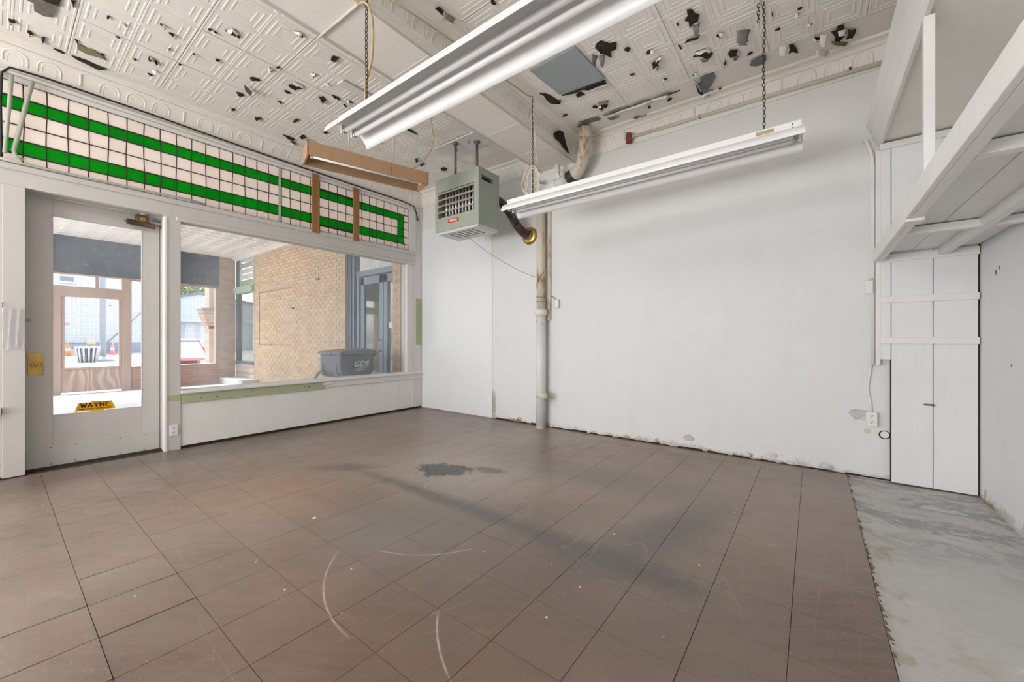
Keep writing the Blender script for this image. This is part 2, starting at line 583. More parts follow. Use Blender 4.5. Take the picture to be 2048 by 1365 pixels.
def concrete():
    t = NT('stained_concrete')
    p = t.pos()
    c = t.mix(t.noise(p, 1.6, 6, .65), (.46, .45, .42), (.63, .62, .59))
    c = t.mix(t.ramp(t.noise(p, 22, 5, .75), .5, .75, 0, .35), c, (.34, .33, .305))
    q = t.noise(t.pos((.8, 1.25, 1), rot=(0, 0, .5)), 3.6, 8, .74, .25)
    sep = t.n('ShaderNodeSeparateXYZ', {0: t.n('ShaderNodeNewGeometry').outputs['Position']})
    back = t.ramp(sep.outputs[1], -1.7, -1.0)
    c = t.mix(t.math('MULTIPLY', back, t.ramp(q, .47, .56, 0, .75)), c, (.24, .245, .25))
    c = t.mix(t.math('MULTIPLY', back, t.ramp(q, .57, .63, 0, .8)), c, (.66, .66, .66))
    c = t.mix(t.math('MULTIPLY', t.ramp(t.noise(p, 5, 6, .7), .52, .62, 0, .7), t.ramp(sep.outputs[0], 5.95, 5.6)), c, (.33, .235, .12))
    c = t.mix(t.ramp(t.noise(t.pos((.7, 1.8, 1), (1, 3, 0), rot=(0, 0, .7)), 2.4, 9, .7), .635, .67, 0, .8), c, (.74, .74, .72))
    return t.done(t.bsdf(c, t.ramp(q, .3, .7, .35, .6), 0, t.bump(q, .3, .01), .4))


M['concrete'] = concrete()


def brick_mat():
    t = NT('buff_brick')
    rnd = t.n('ShaderNodeObjectInfo').outputs['Random']
    att = t.n('ShaderNodeAttribute', attribute_name='rnd').outputs['Fac']
    k = t.math('FRACT', t.math('ADD', t.math('MULTIPLY', rnd, 3.7), t.math('MULTIPLY', att, 5.3)))
    c = t.mix(k, (.62, .43, .255), (.76, .555, .355))
    c = t.mix(t.math('MULTIPLY', t.noise(t.pos(), 30, 5), .25), c, (.45, .30, .19))
    return t.done(t.bsdf(c, .85, 0, t.bump(t.noise(t.pos(), 60, 4), .3, .004), .2))


M['brick'] = brick_mat()
M['mortar'] = simple('mortar', (.66, .58, .49), .9, var=.12, coord='pos', scale=20)


def brick_tex(name, a, b, mor, sx, sz, axis):
    t = NT(name)
    g = t.n('ShaderNodeNewGeometry').outputs['Position']
    s = t.n('ShaderNodeSeparateXYZ', {0: g})
    v = t.n('ShaderNodeCombineXYZ', {0: s.outputs[axis], 1: s.outputs[2], 2: 0.0}).outputs[0]
    br = t.n('ShaderNodeTexBrick', {'Vector': v, 'Color1': a, 'Color2': b, 'Mortar': mor, 'Scale': 1.0, 'Mortar Size': .006, 'Brick Width': sx, 'Row Height': sz, 'Bias': 0.0})
    c = t.mix(t.ramp(t.noise(t.pos(), 1.2, 6, .7), .4, .75, 0, .35), br.outputs[0], sh(a, 1.25))
    return t.done(t.bsdf(c, .85, 0, t.bump(br.outputs[1], -.4, .01), .2))


M['brick_pier'] = brick_tex('brown_brick_pier', (.40, .27, .19), (.52, .37, .26), (.45, .40, .35), .21, .075, 1)
M['brick_low'] = brick_tex('red_brick_dwarf_wall', (.36, .17, .12), (.44, .23, .17), (.42, .36, .32), .21, .075, 1)


def white_brick():
    t = NT('whitewashed_brick')
    g = t.n('ShaderNodeNewGeometry').outputs['Position']
    s = t.n('ShaderNodeSeparateXYZ', {0: g})
    v = t.n('ShaderNodeCombineXYZ', {0: s.outputs[1], 1: s.outputs[2], 2: 0.0}).outputs[0]
    br = t.n('ShaderNodeTexBrick', {'Vector': v, 'Color1': (.60, .61, .645), 'Color2': (.52, .53, .57), 'Mortar': (.45, .45, .48), 'Scale': 1.0, 'Mortar Size': .02, 'Brick Width': .5, 'Row Height': .17})
    q = t.noise(t.pos((1, .35, 1.3)), 1.1, 7, .72)
    c = t.mix(t.ramp(q, .60, .65, 0, .85), br.outputs[0], (.46, .20, .15))
    c = t.mix(t.ramp(t.noise(t.pos((1, .3, 1.6), (4, 4, 4)), 1.6, 7, .7), .66, .69, 0, .6), c, (.25, .22, .25))
    return t.done(t.bsdf(c, .85, spec=.2))


M['white_brick'] = white_brick()


def plywood():
    t = NT('weathered_plywood')
    v = t.pos((1, 1, .35))
    q = t.n('ShaderNodeTexWave', {'Vector': v, 'Scale': 2.2, 'Distortion': 14, 'Detail': 2, 'Detail Scale': 1.2}, bands_direction='Y').outputs[1]
    c = t.mix(q, (.40, .27, .20), (.60, .45, .36))
    return t.done(t.bsdf(c, .7))


M['plywood'] = plywood()
M['frame_wood'] = simple('weathered_frame_wood', (.44, .32, .255), .75, var=.15, scale=5, stretch=(1, 1, .2), coord='pos')
M['shade'] = simple('dark_canvas_shade', (.075, .10, .125), .8, var=.25, scale=5, coord='pos', dirt=((.25, .29, .32), 9, .58, .8))
M['blue_frame'] = simple('blue_grey_door_paint', (.20, .28, .33), .45, var=.08, coord='pos')
M['blue_dark'] = simple('dark_door_frame', (.10, .125, .15), .5, var=.1, coord='pos')
M['ext_green'] = simple('green_painted_sill', (.40, .50, .38), .6, var=.1, coord='pos')
M['ext_panel'] = simple('white_transom_panel', (.72, .72, .70), .6, var=.06, coord='pos')
M['ext_cream'] = simple('cream_interior', (.70, .64, .50), .7, var=.08, coord='pos')
M['porch_tin'] = simple('porch_tin', (.84, .80, .74), .5, var=.06, coord='pos', dirt=((.66, .58, .50), 7, .55, .8))
M['porch_floor'] = simple('porch_slab', (.60, .60, .61), .6, var=.08, coord='pos', scale=2)
M['street'] = simple('asphalt_street', (.40, .39, .38), .85, var=.08, coord='pos', scale=.6)
M['sidewalk'] = simple('sunlit_sidewalk', (.50, .47, .41), .85, var=.07, coord='pos', scale=.8)
M['bin'] = simple('blue_grey_cart_plastic', (.075, .09, .105), .45, var=.08)
M['bin_lid'] = simple('cart_lid_plastic', (.16, .17, .175), .4, var=.06)
M['car_red'] = simple('red_car_paint', (.58, .04, .035), .25, var=.03, spec=.6)
M['car_glass'] = simple('car_glass', (.10, .13, .15), .08, var=.05, spec=.7)
M['car_glare'] = simple('glare_white_roof', (.85, .85, .84), .3, var=.02)  # roof colour whitened to stand for glare
M['tyre'] = simple('tyre_rubber', (.02, .02, .02), .8)
M['chrome'] = simple('chrome', (.7, .7, .7), .2, .9, var=.05)
M['cone'] = simple('orange_cone', (.85, .20, .03), .5, var=.04)
M['cone_pink'] = simple('faded_cone', (.80, .25, .20), .5, var=.04)
M['cone_white'] = simple('cone_collar', (.85, .85, .82), .5)
M['pole'] = simple('grey_lamp_pole', (.22, .25, .29), .5, var=.08)
M['can'] = simple('slatted_can_metal', (.40, .41, .42), .5, .2, var=.08)
M['siding'] = simple('white_metal_siding', (.56, .60, .66), .6, var=.05, coord='pos')
M['roof_trim'] = simple('dark_roof_trim', (.16, .18, .20), .6)
M['leaf'] = simple('tree_leaves', (.20, .23, .09), .8, var=.4, scale=3, coord='pos')
M['bark'] = simple('tree_bark', (.14, .10, .07), .9)
M['dirt'] = simple('dirt_heap', (.34, .26, .20), .95, var=.3, scale=4)
M['yellow_machine'] = simple('yellow_machine_paint', (.62, .50, .28), .5)
M['wire'] = simple('galvanised_wire', (.45, .47, .5), .5, .4)
M['crumb'] = simple('plaster_crumbs', (.62, .58, .52), .9, var=.25, scale=40)


# ================================================================== ROOM SHELL
H = 3.645          # ceiling
XR = 6.335         # right wall
YB = -9.4          # wall behind the camera

# ---- floor: dark bed, each vinyl tile laid on it
floor = obj('floor', MB().box(-.25, 5.585, YB, .0, -.12, -.0035), simple('dark_mastic_bed', (.075, .058, .048), .9, coord='pos'))
tag(floor, 'brown vinyl tile floor with scuffs and black stain', 'floor', kind='structure')
BASE[floor.name] = (0, 0, 0)
T = .305


def tile_mesh(sx, sy):
    g = .0006
    return MB().add([(g, g, -.004), (sx - g, g, -.004), (sx - g, sy - g, -.004), (g, sy - g, -.004),
                     (g + .0008, g + .0008, 0), (sx - g - .0008, g + .0008, 0), (sx - g - .0008, sy - g - .0008, 0), (g + .0008, sy - g - .0008, 0)],
                    [(4, 5, 6, 7), (0, 1, 5, 4), (1, 2, 6, 5), (2, 3, 7, 6), (3, 0, 4, 7)])


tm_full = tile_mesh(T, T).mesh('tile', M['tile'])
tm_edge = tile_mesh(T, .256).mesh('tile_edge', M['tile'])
far = MB()
fcol = []
fwd = Vector((-math.sin(YAW), math.cos(YAW)))
rgt = Vector((math.cos(YAW), math.sin(YAW)))
lifted = {(9, 12): (.010, 0), (8, 12): (0, .012), (7, 13): (.012, .006), (9, 13): (.008, .006), (10, 12): (0, .010), (6, 13): (.006, .010), (8, 13): (.004, .012)}
for i in range(19):
    x0 = 5.58 - T * (i + 1)
    sx = T
    if x0 < 0:
        continue
    for j in range(-1, 29):
        y0 = -.256 - T * (j + 1)
        edge = j == -1
        c = Vector((x0 + T / 2 - CAM.x, y0 + T / 2 - CAM.y))
        dep, lat = c.dot(fwd), c.dot(rgt)
        vis = dep > 1.0 and abs(lat) < dep * 1.30 + .3
        if edge:
            piece('tile', tm_edge, floor, (x0, -.256, random.uniform(-.0004, .0004)))
        elif vis:
            o = piece('tile', tm_full, floor, (x0, y0, random.uniform(-.0002, .0002)), (random.uniform(-.0012, .0012), random.uniform(-.0012, .0012), random.uniform(-.001, .001)))
            if (i, j) in lifted:
                a, b = lifted[(i, j)]
                o.rotation_euler = (a * .8, -b * .8, 0)
                o.location.z += .0004
        else:
            far.box(x0 + .001, x0 + T - .001, y0 + .001, y0 + T - .001, -.004, 0)
            fcol.append(random.random())
# strip of cut tiles along the shopfront
for j in range(-1, 15):
    y0 = -.256 - T * (j + 1)
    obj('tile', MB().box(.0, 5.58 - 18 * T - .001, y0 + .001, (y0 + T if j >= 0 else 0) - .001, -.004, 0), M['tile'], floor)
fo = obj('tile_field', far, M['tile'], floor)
fo['kind'] = 'stuff'
at = fo.data.attributes.new('rnd', 'FLOAT', 'FACE')
at.data.foreach_set('value', [c for c in fcol for _ in range(6)])

cf = MB()
ny = 60
edge_x = [5.581 + .002 * random.random() for k in range(ny + 1)]
vs, fs = [], []
for k in range(ny + 1):
    y = .0 + (YB) * k / ny
    vs += [(edge_x[k], y, -.003), (edge_x[k] + .03, y, -.008), (XR + .2, y, -.008), (edge_x[k], y, -.1)]
for k in range(ny):
    a, b = k * 4, k * 4 + 4
    fs += [(a, a + 1, b + 1, b), (a + 1, a + 2, b + 2, b + 1), (a + 3, a, b, b + 3)]
cfo = obj('concrete_floor', cf.add(vs, fs), M['concrete'], fixn=False)
tag(cfo, 'bare stained grey concrete strip along the right wall', 'floor', kind='structure')
# ragged mastic left at the edge of the tiles
mast = MB()
for k in range(230):
    y = -.01 - k * .024 + random.uniform(-.01, .01)
    a, b, c = random.uniform(.004, .016), random.uniform(.008, .022), 5.581 + random.uniform(0, .004)
    P = [(c, y - b), (c + a, y - b * .3), (c + a * .7, y + b * .4), (c + a * .2, y + b), (c - .002, y + b * .5)]
    mast.prism(P, lambda p, q, d: (p, q, d), -.009, -.0065 + random.uniform(0, .006))
mo = obj('mastic_edge', mast, simple('brown_mastic', (.20, .15, .085), .9, var=.4, scale=30, coord='pos'), cfo)
mo['kind'] = 'stuff'

# ---- back wall (white plaster)
wb_ = MB().box(-.2, XR + .2, 0, .2, -.1, 3.75)
wall_back = obj('wall_back', wb_, M['plaster'])
tag(wall_back, 'long white plaster wall behind the pipes', 'wall', kind='structure')
obj('wall_panel', MB().box(.012, 1.583, -.010, .0, .012, 3.02), M['panel'], wall_back, bevel=.001)
# loose plaster patches and marks on it
for (x, z, r, m) in ((5.67, .53, .055, 'mortar'), (4.30, .12, .04, 'mortar')):
    n = 12
    mb = MB()
    P = [(x + r * 1.5 * random.uniform(.7, 1.1) * math.cos(2 * PI * k / n), z + r * random.uniform(.65, 1.1) * math.sin(2 * PI * k / n)) for k in range(n)]
    mb.prism(P, lambda p, q, d: (p, d, q), -.0015, .001)
    obj('bare_plaster_spot', mb, simple('bare_plaster', (.55, .53, .50), .9, var=.15, scale=20, coord='pos'), wall_back)
# ragged gap at the foot of the wall
gap = MB()
x = 1.60
while x < 5.78:
    dx = random.uniform(.04, .11)
    h0 = random.choice([.006, .010, .014, .02]) * random.uniform(.6, 1.3)
    gap.box(x, x + dx, -.003, .001, -.003, h0)
    x += dx
obj('foot_gap', gap, M['dark'], wall_back)['kind'] = 'stuff'

# ---- right wall, wall behind the camera
wr = obj('wall_right', MB().box(XR, XR + .2, YB, .0, -.1, 3.75), M['plaster'])
tag(wr, 'white plaster wall at the far right beside the shelf', 'wall', kind='structure')
for (y, z, r) in ((-.83, 2.03, .035), (-.80, 1.98, .02), (-.36, 1.62, .018), (-.42, 1.64, .012), (-.62, 1.0, .008)):
    n = 9
    P = [(y + r * random.uniform(.5, 1) * math.cos(2 * PI * k / n), z + r * 1.2 * random.uniform(.5, 1) * math.sin(2 * PI * k / n)) for k in range(n)]
    obj('plaster_hole', MB().prism(P, lambda p, q, d: (d, p, q), XR - .002, XR + .001), M['bare_brown'], wr)
wf = obj('wall_front', MB().box(-.2, XR + .2, YB - .2, YB, -.1, 3.75), M['plaster'])
tag(wf, 'white plaster wall behind the viewer', 'wall', kind='structure')

# ---- ceiling with pressed tin panels
ceil = obj('ceiling', MB().box(-.2, XR + .2, YB, .2, H + .006, 3.80), M['tin'])
tag(ceil, 'old pressed tin ceiling with peeling cream paint', 'ceiling', kind='structure')


def tin_panel(sx, sy, nx, ny, s=1.0, rel=.30):
    mb = MB()
    cw, ch = sx / nx, sy / ny
    rings = [(0, -.003), (.004, -.010), (.012, -.010), (.017, -.002), (.036, -.002), (.041, -.012), (.049, -.012), (.054, -.003), (.076, -.003), (.080, -.010), (.087, -.010), (.092, -.001)]
    for a in range(nx):
        for b in range(ny):
            x0, y0 = a * cw, b * ch
            v, f = [], []
            for d, z in rings:
                d *= s
                z *= rel
                v += [(x0 + d, y0 + d, z), (x0 + cw - d, y0 + d, z), (x0 + cw - d, y0 + ch - d, z), (x0 + d, y0 + ch - d, z)]
            for r in range(len(rings) - 1):
                for k in range(4):
                    k2 = (k + 1) % 4
                    f.append((r * 4 + k, r * 4 + 4 + k, r * 4 + 4 + k2, r * 4 + k2))
            e = (len(rings) - 1) * 4
            f.append((e + 3, e + 2, e + 1, e))
            mb.add(v, f)
    return mb


PX, PY = .622, .61
pm_l = tin_panel(PX - .003, PY - .003, 2, 2).mesh('tin_panel', M['tin'], fixn=False)
pm_h = tin_panel(.352, PY - .003, 1, 2).mesh('tin_half_panel', M['tin'], fixn=False)
pm_r = tin_panel(.627, PY - .003, 2, 2).mesh('tin_panel_r', M['tin'], fixn=False)
for j in range(11):
    y0 = -.42 - PY * (j + 1)
    for k in range(3):
        piece('tin_panel', pm_l, ceil, (.215 + PX * k, y0, H + random.uniform(0, .002)), (random.uniform(-.002, .002), random.uniform(-.002, .002), 0))
    piece('tin_panel', pm_h, ceil, (.215 + PX * 3, y0, H))
    for k in range(5):
        piece('tin_panel', pm_r, ceil, (3.16 + .63 * k, y0, H + random.uniform(0, .002)), (random.uniform(-.002, .002), random.uniform(-.002, .002), 0))

# ---- cornices: moulded strip with a row of embossed arches
CP = [(0, 3.415), (.014, 3.415), (.014, 3.432), (.022, 3.442), (.030, 3.455), (.034, 3.47), (.060, 3.575), (.075, 3.582), (.078, 3.600), (.066, 3.607), (.085, 3.62), (.115, 3.628), (.118, 3.652)]


def arch_mesh():
    mb = MB()
    w_, h_ = .066, .104
    P = [(-w_, 0), (-w_, h_ * .4)] + [(-w_ * math.cos(PI * k / 8), h_ * .45 + h_ * .5 * math.sin(PI * k / 8)) for k in range(9)] + [(w_, h_ * .4), (w_, 0)]
    mb.tube([(p, -.034 - .026 / .105 * q, q) for p, q in P], .0065, 5)
    mb.tube([(p * .62, -.034 - .026 / .105 * (q * .8), q * .8) for p, q in P], .004, 4)
    return mb.mesh('arch_ornament', M['tin'])


AM = arch_mesh()


def cornice(name, label, fn, t0, t1, rz, step=.185, tmin=None):
    mb = MB()
    mb.profile(CP, fn, [t0, t1])
    o = obj(name, mb, M['tin'])
    tag(o, label, 'cornice', kind='structure')
    n = int(abs(t1 - t0) / step)
    for k in range(n):
        t = t0 + (t1 - t0) * (k + .5) / n
        if tmin is not None and t < tmin:
            continue
        if k % 4 == 3:
            continue
        p = fn(0, 3.474, t)
        piece('arch_ornament', AM, o, p, (0, 0, rz))
    # flat ribs between groups of arches
    for k in range(n):
        if k % 4 == 3:
            t = t0 + (t1 - t0) * (k + .5) / n
            if tmin is not None and t < tmin:
                continue
            a, b = fn(.034, 3.474, t), fn(.058, 3.57, t)
            obj('rib_ornament', MB().tube([a, b], .010, 6), M['tin'], o)
    return o


cornice('trim_1', 'embossed tin cornice above the white plaster wall', lambda p, q, t: (t, -p, q), 2.96, XR, 0)
cornice('trim_2', 'embossed tin cornice in the corner behind the heater', lambda p, q, t: (t, -p, q), 0, 2.44, 0)
cornice('trim_3', 'embossed tin cornice above the green and white leaded transom', lambda p, q, t: (p, t, q), -7.6, 0, PI / 2, tmin=-5.4)

# ---- boxed beam across the ceiling
beam = obj('ceiling_beam', MB().box(2.44, 2.955, YB, .0, 3.415, 3.66), M['tin'])
tag(beam, 'boxed ceiling beam covered in flat cream tin sheets', 'beam', kind='structure')
BP = [(0, 3.411), (.006, 3.411), (.008, 3.43), (.020, 3.437), (.020, 3.452), (.028, 3.47), (.055, 3.575), (.072, 3.583), (.072, 3.60), (.10, 3.615), (.15, 3.63), (.16, 3.652)]
bc = obj('beam_cornice', MB().profile(BP, lambda p, q, t: (2.955 + p, t, q), [YB, 0]), M['tin'], beam)
for k in range(34):
    y = -.12 - k * .185
    piece('arch_ornament', AM, bc, (2.953, y, 3.474), (0, 0, PI / 2))
for k in range(8):     # seams of the flat sheets
    y = -.55 - k * .61
    obj('sheet_seam', MB().box(2.44, 2.955, y - .004, y + .004, 3.4125, 3.416), M['tin'], beam)
obj('edge_bead', MB().tube([(2.452, YB, 3.412), (2.452, 0, 3.412)], .012, 8), M['tin'], beam)
obj('edge_bead', MB().tube([(2.943, YB, 3.412), (2.943, 0, 3.412)], .012, 8), M['tin'], beam)

# ---- torn paint, holes and bare metal on the tin
PEEL = [
 ('b', [(0.86,-4.322), (0.798,-4.317), (0.796,-4.289), (0.693,-4.282), (0.674,-4.233), (0.719,-4.187), (0.891,-4.181), (0.917,-4.167), (1.055,-4.174)]),
 ('h', [(0.945,-4.257), (0.89,-4.247), (0.89,-4.223), (0.909,-4.177), (0.996,-4.172), (1.052,-4.176)]),
 ('o', [(0.469,-4.046), (0.445,-3.993), (0.46,-3.95), (0.427,-3.894), (0.37,-3.86), (0.375,-3.908), (0.347,-3.971), (0.371,-4.034)]),
 ('h', [(0.214,-4.056), (0.222,-4.024), (0.229,-3.959), (0.199,-3.902), (0.219,-3.838), (0.142,-3.881), (0.167,-3.953), (0.182,-4.021)]),
 ('h', [(0.217,-4.159), (0.229,-4.126), (0.208,-4.093), (0.195,-4.111)]),
 ('h', [(0.517,-4.062), (0.51,-4.049), (0.485,-4.038), (0.481,-4.047)]),
 ('h', [(1.067,-4.13), (1.035,-4.119), (0.958,-4.106), (1.078,-4.104), (1.041,-4.109)]),
 ('h', [(0.316,-4.211), (0.282,-4.211), (0.272,-4.217), (0.236,-4.221), (0.28,-4.225), (0.312,-4.228), (0.334,-4.225), (0.335,-4.22), (0.355,-4.211)]),
 ('h', [(0.696,-3.619), (0.672,-3.622), (0.647,-3.621), (0.658,-3.626), (0.668,-3.633), (0.694,-3.642), (0.73,-3.643), (0.735,-3.636), (0.735,-3.627)]),
 ('h', [(1.04,-3.93), (1.033,-3.93), (1.021,-3.932), (1.022,-3.935), (1.026,-3.937), (1.035,-3.94), (1.056,-3.941), (1.067,-3.935), (1.064,-3.929)]),
 ('h', [(1.64,-3.27), (1.611,-3.242), (1.604,-3.273), (1.606,-3.287), (1.594,-3.302), (1.61,-3.305), (1.608,-3.345), (1.627,-3.335), (1.647,-3.312), (1.675,-3.316), (1.662,-3.291), (1.66,-3.283), (1.654,-3.272)]),
 ('h', [(2.039,-2.937), (2.023,-2.937), (2.025,-2.961), (2.02,-2.968), (2.016,-2.974), (2.024,-2.982), (2.018,-2.998), (2.039,-3.007), (2.05,-2.987), (2.058,-2.984), (2.063,-2.974), (2.061,-2.964), (2.049,-2.956)]),
 ('h', [(2.004,-2.617), (1.987,-2.627), (1.964,-2.629), (1.967,-2.64), (1.953,-2.648), (1.955,-2.66), (1.98,-2.667), (1.992,-2.676), (2.006,-2.672), (2.031,-2.673), (2.016,-2.658), (2.049,-2.637), (2.015,-2.635)]),
 ('h', [(1.648,-2.641), (1.633,-2.639), (1.615,-2.639), (1.616,-2.651), (1.627,-2.661), (1.639,-2.675), (1.652,-2.665), (1.661,-2.657), (1.663,-2.65)]),
 ('h', [(1.388,-2.914), (1.38,-2.912), (1.37,-2.917), (1.373,-2.926), (1.365,-2.932), (1.38,-2.941), (1.387,-2.941), (1.397,-2.943), (1.42,-2.951), (1.409,-2.937), (1.418,-2.927), (1.405,-2.92), (1.4,-2.917)]),
 ('h', [(1.364,-2.625), (1.35,-2.62), (1.329,-2.629), (1.317,-2.652), (1.268,-2.655), (1.274,-2.715), (1.297,-2.731), (1.348,-2.698), (1.376,-2.722), (1.386,-2.689), (1.388,-2.671), (1.386,-2.654), (1.381,-2.635)]),
 ('h', [(1.326,-2.395), (1.302,-2.381), (1.277,-2.383), (1.293,-2.406), (1.286,-2.412), (1.312,-2.424), (1.328,-2.439), (1.349,-2.462), (1.353,-2.435), (1.382,-2.443), (1.379,-2.422), (1.352,-2.409), (1.35,-2.386)]),
 ('h', [(0.415,-2.893), (0.376,-2.888), (0.372,-2.9), (0.343,-2.905), (0.371,-2.912), (0.385,-2.92), (0.406,-2.92), (0.413,-2.911), (0.413,-2.907)]),
 ('h', [(0.429,-2.178), (0.415,-2.15), (0.395,-2.158), (0.369,-2.16), (0.335,-2.157), (0.343,-2.173), (0.348,-2.181), (0.352,-2.193), (0.389,-2.202), (0.402,-2.201), (0.438,-2.208), (0.442,-2.194), (0.455,-2.184)]),
 ('h', [(0.729,-2.05), (0.709,-2.04), (0.691,-2.048), (0.698,-2.065), (0.697,-2.081), (0.715,-2.083), (0.744,-2.094), (0.742,-2.07), (0.751,-2.053)]),
 ('h', [(1.114,-0.489), (1.11,-0.461), (1.072,-0.458), (1.052,-0.49), (1.045,-0.512), (1.041,-0.525), (1.056,-0.536), (1.07,-0.549), (1.078,-0.55), (1.099,-0.543), (1.124,-0.556), (1.141,-0.526), (1.141,-0.488)]),
 ('h', [(1.064,-0.938), (1.032,-0.918), (1.003,-0.897), (0.988,-0.904), (0.934,-0.894), (0.985,-0.927), (1.011,-0.966), (1.036,-0.957), (1.069,-0.966)]),
 ('h', [(4.106,-1.183), (4.102,-1.177), (4.095,-1.173), (4.088,-1.172), (4.078,-1.184), (4.077,-1.194), (4.067,-1.207), (4.077,-1.214), (4.083,-1.223), (4.094,-1.213), (4.102,-1.224), (4.109,-1.203), (4.116,-1.194)]),
 ('h', [(4.761,-0.874), (4.763,-0.863), (4.753,-0.872), (4.742,-0.866), (4.736,-0.884), (4.724,-0.904), (4.734,-0.907), (4.736,-0.909), (4.739,-0.913), (4.745,-0.91), (4.755,-0.906), (4.77,-0.892), (4.766,-0.875)]),
 ('h', [(4.241,-0.842), (4.208,-0.829), (4.184,-0.82), (4.2,-0.859), (4.201,-0.895), (4.236,-0.901), (4.265,-0.931), (4.296,-0.93), (4.252,-0.877)]),
 ('h', [(4.642,-0.737), (4.662,-0.703), (4.635,-0.667), (4.607,-0.673), (4.576,-0.718), (4.56,-0.745), (4.512,-0.76), (4.549,-0.779), (4.549,-0.811), (4.576,-0.795), (4.607,-0.794), (4.631,-0.783), (4.645,-0.747)]),
 ('h', [(4.828,-0.591), (4.84,-0.566), (4.841,-0.528), (4.808,-0.554), (4.795,-0.553), (4.775,-0.551), (4.772,-0.575), (4.764,-0.615), (4.773,-0.636), (4.796,-0.653), (4.808,-0.631), (4.819,-0.628), (4.838,-0.617)]),
 ('h', [(5.234,-0.341), (5.243,-0.307), (5.247,-0.268), (5.214,-0.308), (5.201,-0.318), (5.184,-0.311), (5.179,-0.351), (5.182,-0.377), (5.191,-0.385), (5.189,-0.421), (5.214,-0.405), (5.225,-0.382), (5.232,-0.368)]),
 ('h', [(5.557,-0.329), (5.56,-0.306), (5.555,-0.274), (5.545,-0.26), (5.523,-0.219), (5.492,-0.231), (5.494,-0.298), (5.488,-0.327), (5.466,-0.392), (5.496,-0.378), (5.505,-0.43), (5.542,-0.414), (5.547,-0.36)]),
 ('h', [(5.611,-0.234), (5.608,-0.204), (5.599,-0.214), (5.589,-0.224), (5.568,-0.217), (5.579,-0.26), (5.576,-0.282), (5.573,-0.336), (5.594,-0.302), (5.604,-0.306), (5.616,-0.307), (5.622,-0.292), (5.618,-0.247)]),
 ('h', [(4.655,-1.194), (4.653,-1.172), (4.638,-1.157), (4.609,-1.157), (4.57,-1.128), (4.581,-1.201), (4.559,-1.226), (4.573,-1.236), (4.588,-1.252), (4.596,-1.317), (4.627,-1.302), (4.637,-1.239), (4.661,-1.217)]),
 ('h', [(4.014,-1.261), (3.971,-1.268), (3.946,-1.188), (3.912,-1.269), (3.886,-1.292), (3.891,-1.319), (3.886,-1.348), (3.883,-1.388), (3.916,-1.415), (3.945,-1.426), (3.971,-1.393), (3.994,-1.353), (4.05,-1.329)]),
 ('h', [(3.131,-2.414), (3.123,-2.393), (3.098,-2.384), (3.087,-2.38), (3.068,-2.388), (3.063,-2.399), (3.065,-2.415), (3.075,-2.437), (3.086,-2.45), (3.105,-2.473), (3.118,-2.463), (3.137,-2.459), (3.133,-2.435)]),
 ('h', [(3.493,-2.253), (3.49,-2.225), (3.476,-2.235), (3.47,-2.239), (3.469,-2.251), (3.474,-2.262), (3.485,-2.274), (3.494,-2.277), (3.495,-2.264)]),
 ('h', [(5.108,-0.878), (5.107,-0.866), (5.104,-0.87), (5.098,-0.863), (5.1,-0.88), (5.1,-0.886), (5.102,-0.891), (5.105,-0.897), (5.108,-0.884)]),
 ('h', [(3.511,-0.878), (3.52,-0.853), (3.486,-0.864), (3.477,-0.851), (3.462,-0.865), (3.433,-0.854), (3.449,-0.877), (3.441,-0.894), (3.467,-0.903), (3.477,-0.922), (3.496,-0.914), (3.504,-0.902), (3.506,-0.894)]),
 ('h', [(3.259,-0.891), (3.249,-0.885), (3.232,-0.874), (3.229,-0.89), (3.233,-0.904), (3.242,-0.918), (3.255,-0.94), (3.26,-0.92), (3.278,-0.918)]),
 ('h', [(1.324,-2.053), (1.302,-2.054), (1.283,-2.052), (1.288,-2.062), (1.291,-2.069), (1.307,-2.077), (1.316,-2.078), (1.33,-2.08), (1.323,-2.069)]),
 ('h', [(1.056,-1.527), (1.037,-1.525), (1.013,-1.511), (1.016,-1.529), (1.014,-1.543), (1.033,-1.556), (1.047,-1.549), (1.054,-1.545), (1.055,-1.536)]),
 ('h', [(1.419,-0.145), (1.388,-0.125), (1.37,-0.139), (1.346,-0.142), (1.357,-0.17), (1.372,-0.196), (1.392,-0.191), (1.4,-0.177), (1.411,-0.164)]),
 ('h', [(4.508,-1.213), (4.506,-1.208), (4.502,-1.209), (4.498,-1.211), (4.496,-1.217), (4.499,-1.226), (4.503,-1.231), (4.506,-1.227), (4.509,-1.219)]),
 ('h', [(3.979,-0.235), (3.976,-0.229), (3.966,-0.221), (3.952,-0.227), (3.952,-0.246), (3.964,-0.253), (3.972,-0.269), (3.979,-0.253), (3.982,-0.243)]),
 ('h', [(3.53,-0.569), (3.518,-0.556), (3.502,-0.577), (3.492,-0.586), (3.485,-0.6), (3.488,-0.616), (3.506,-0.617), (3.522,-0.62), (3.521,-0.597)]),
 ('h', [(0.408,-4.397), (0.416,-4.389), (0.42,-4.382), (0.427,-4.374), (0.421,-4.368), (0.401,-4.362), (0.388,-4.37), (0.375,-4.378), (0.374,-4.386), (0.381,-4.392)]),
 ('h', [(0.337,-4.305), (0.348,-4.297), (0.347,-4.29), (0.341,-4.283), (0.33,-4.277), (0.315,-4.271), (0.312,-4.279), (0.297,-4.288), (0.316,-4.293), (0.321,-4.3)]),
 ('h', [(0.712,-3.606), (0.71,-3.597), (0.709,-3.588), (0.696,-3.581), (0.67,-3.578), (0.659,-3.57), (0.664,-3.579), (0.664,-3.588), (0.677,-3.595), (0.703,-3.599)]),
 ('h', [(1.28,-3.677), (1.284,-3.669), (1.28,-3.661), (1.282,-3.654), (1.271,-3.646), (1.265,-3.639), (1.254,-3.646), (1.269,-3.654), (1.267,-3.662), (1.275,-3.669)]),
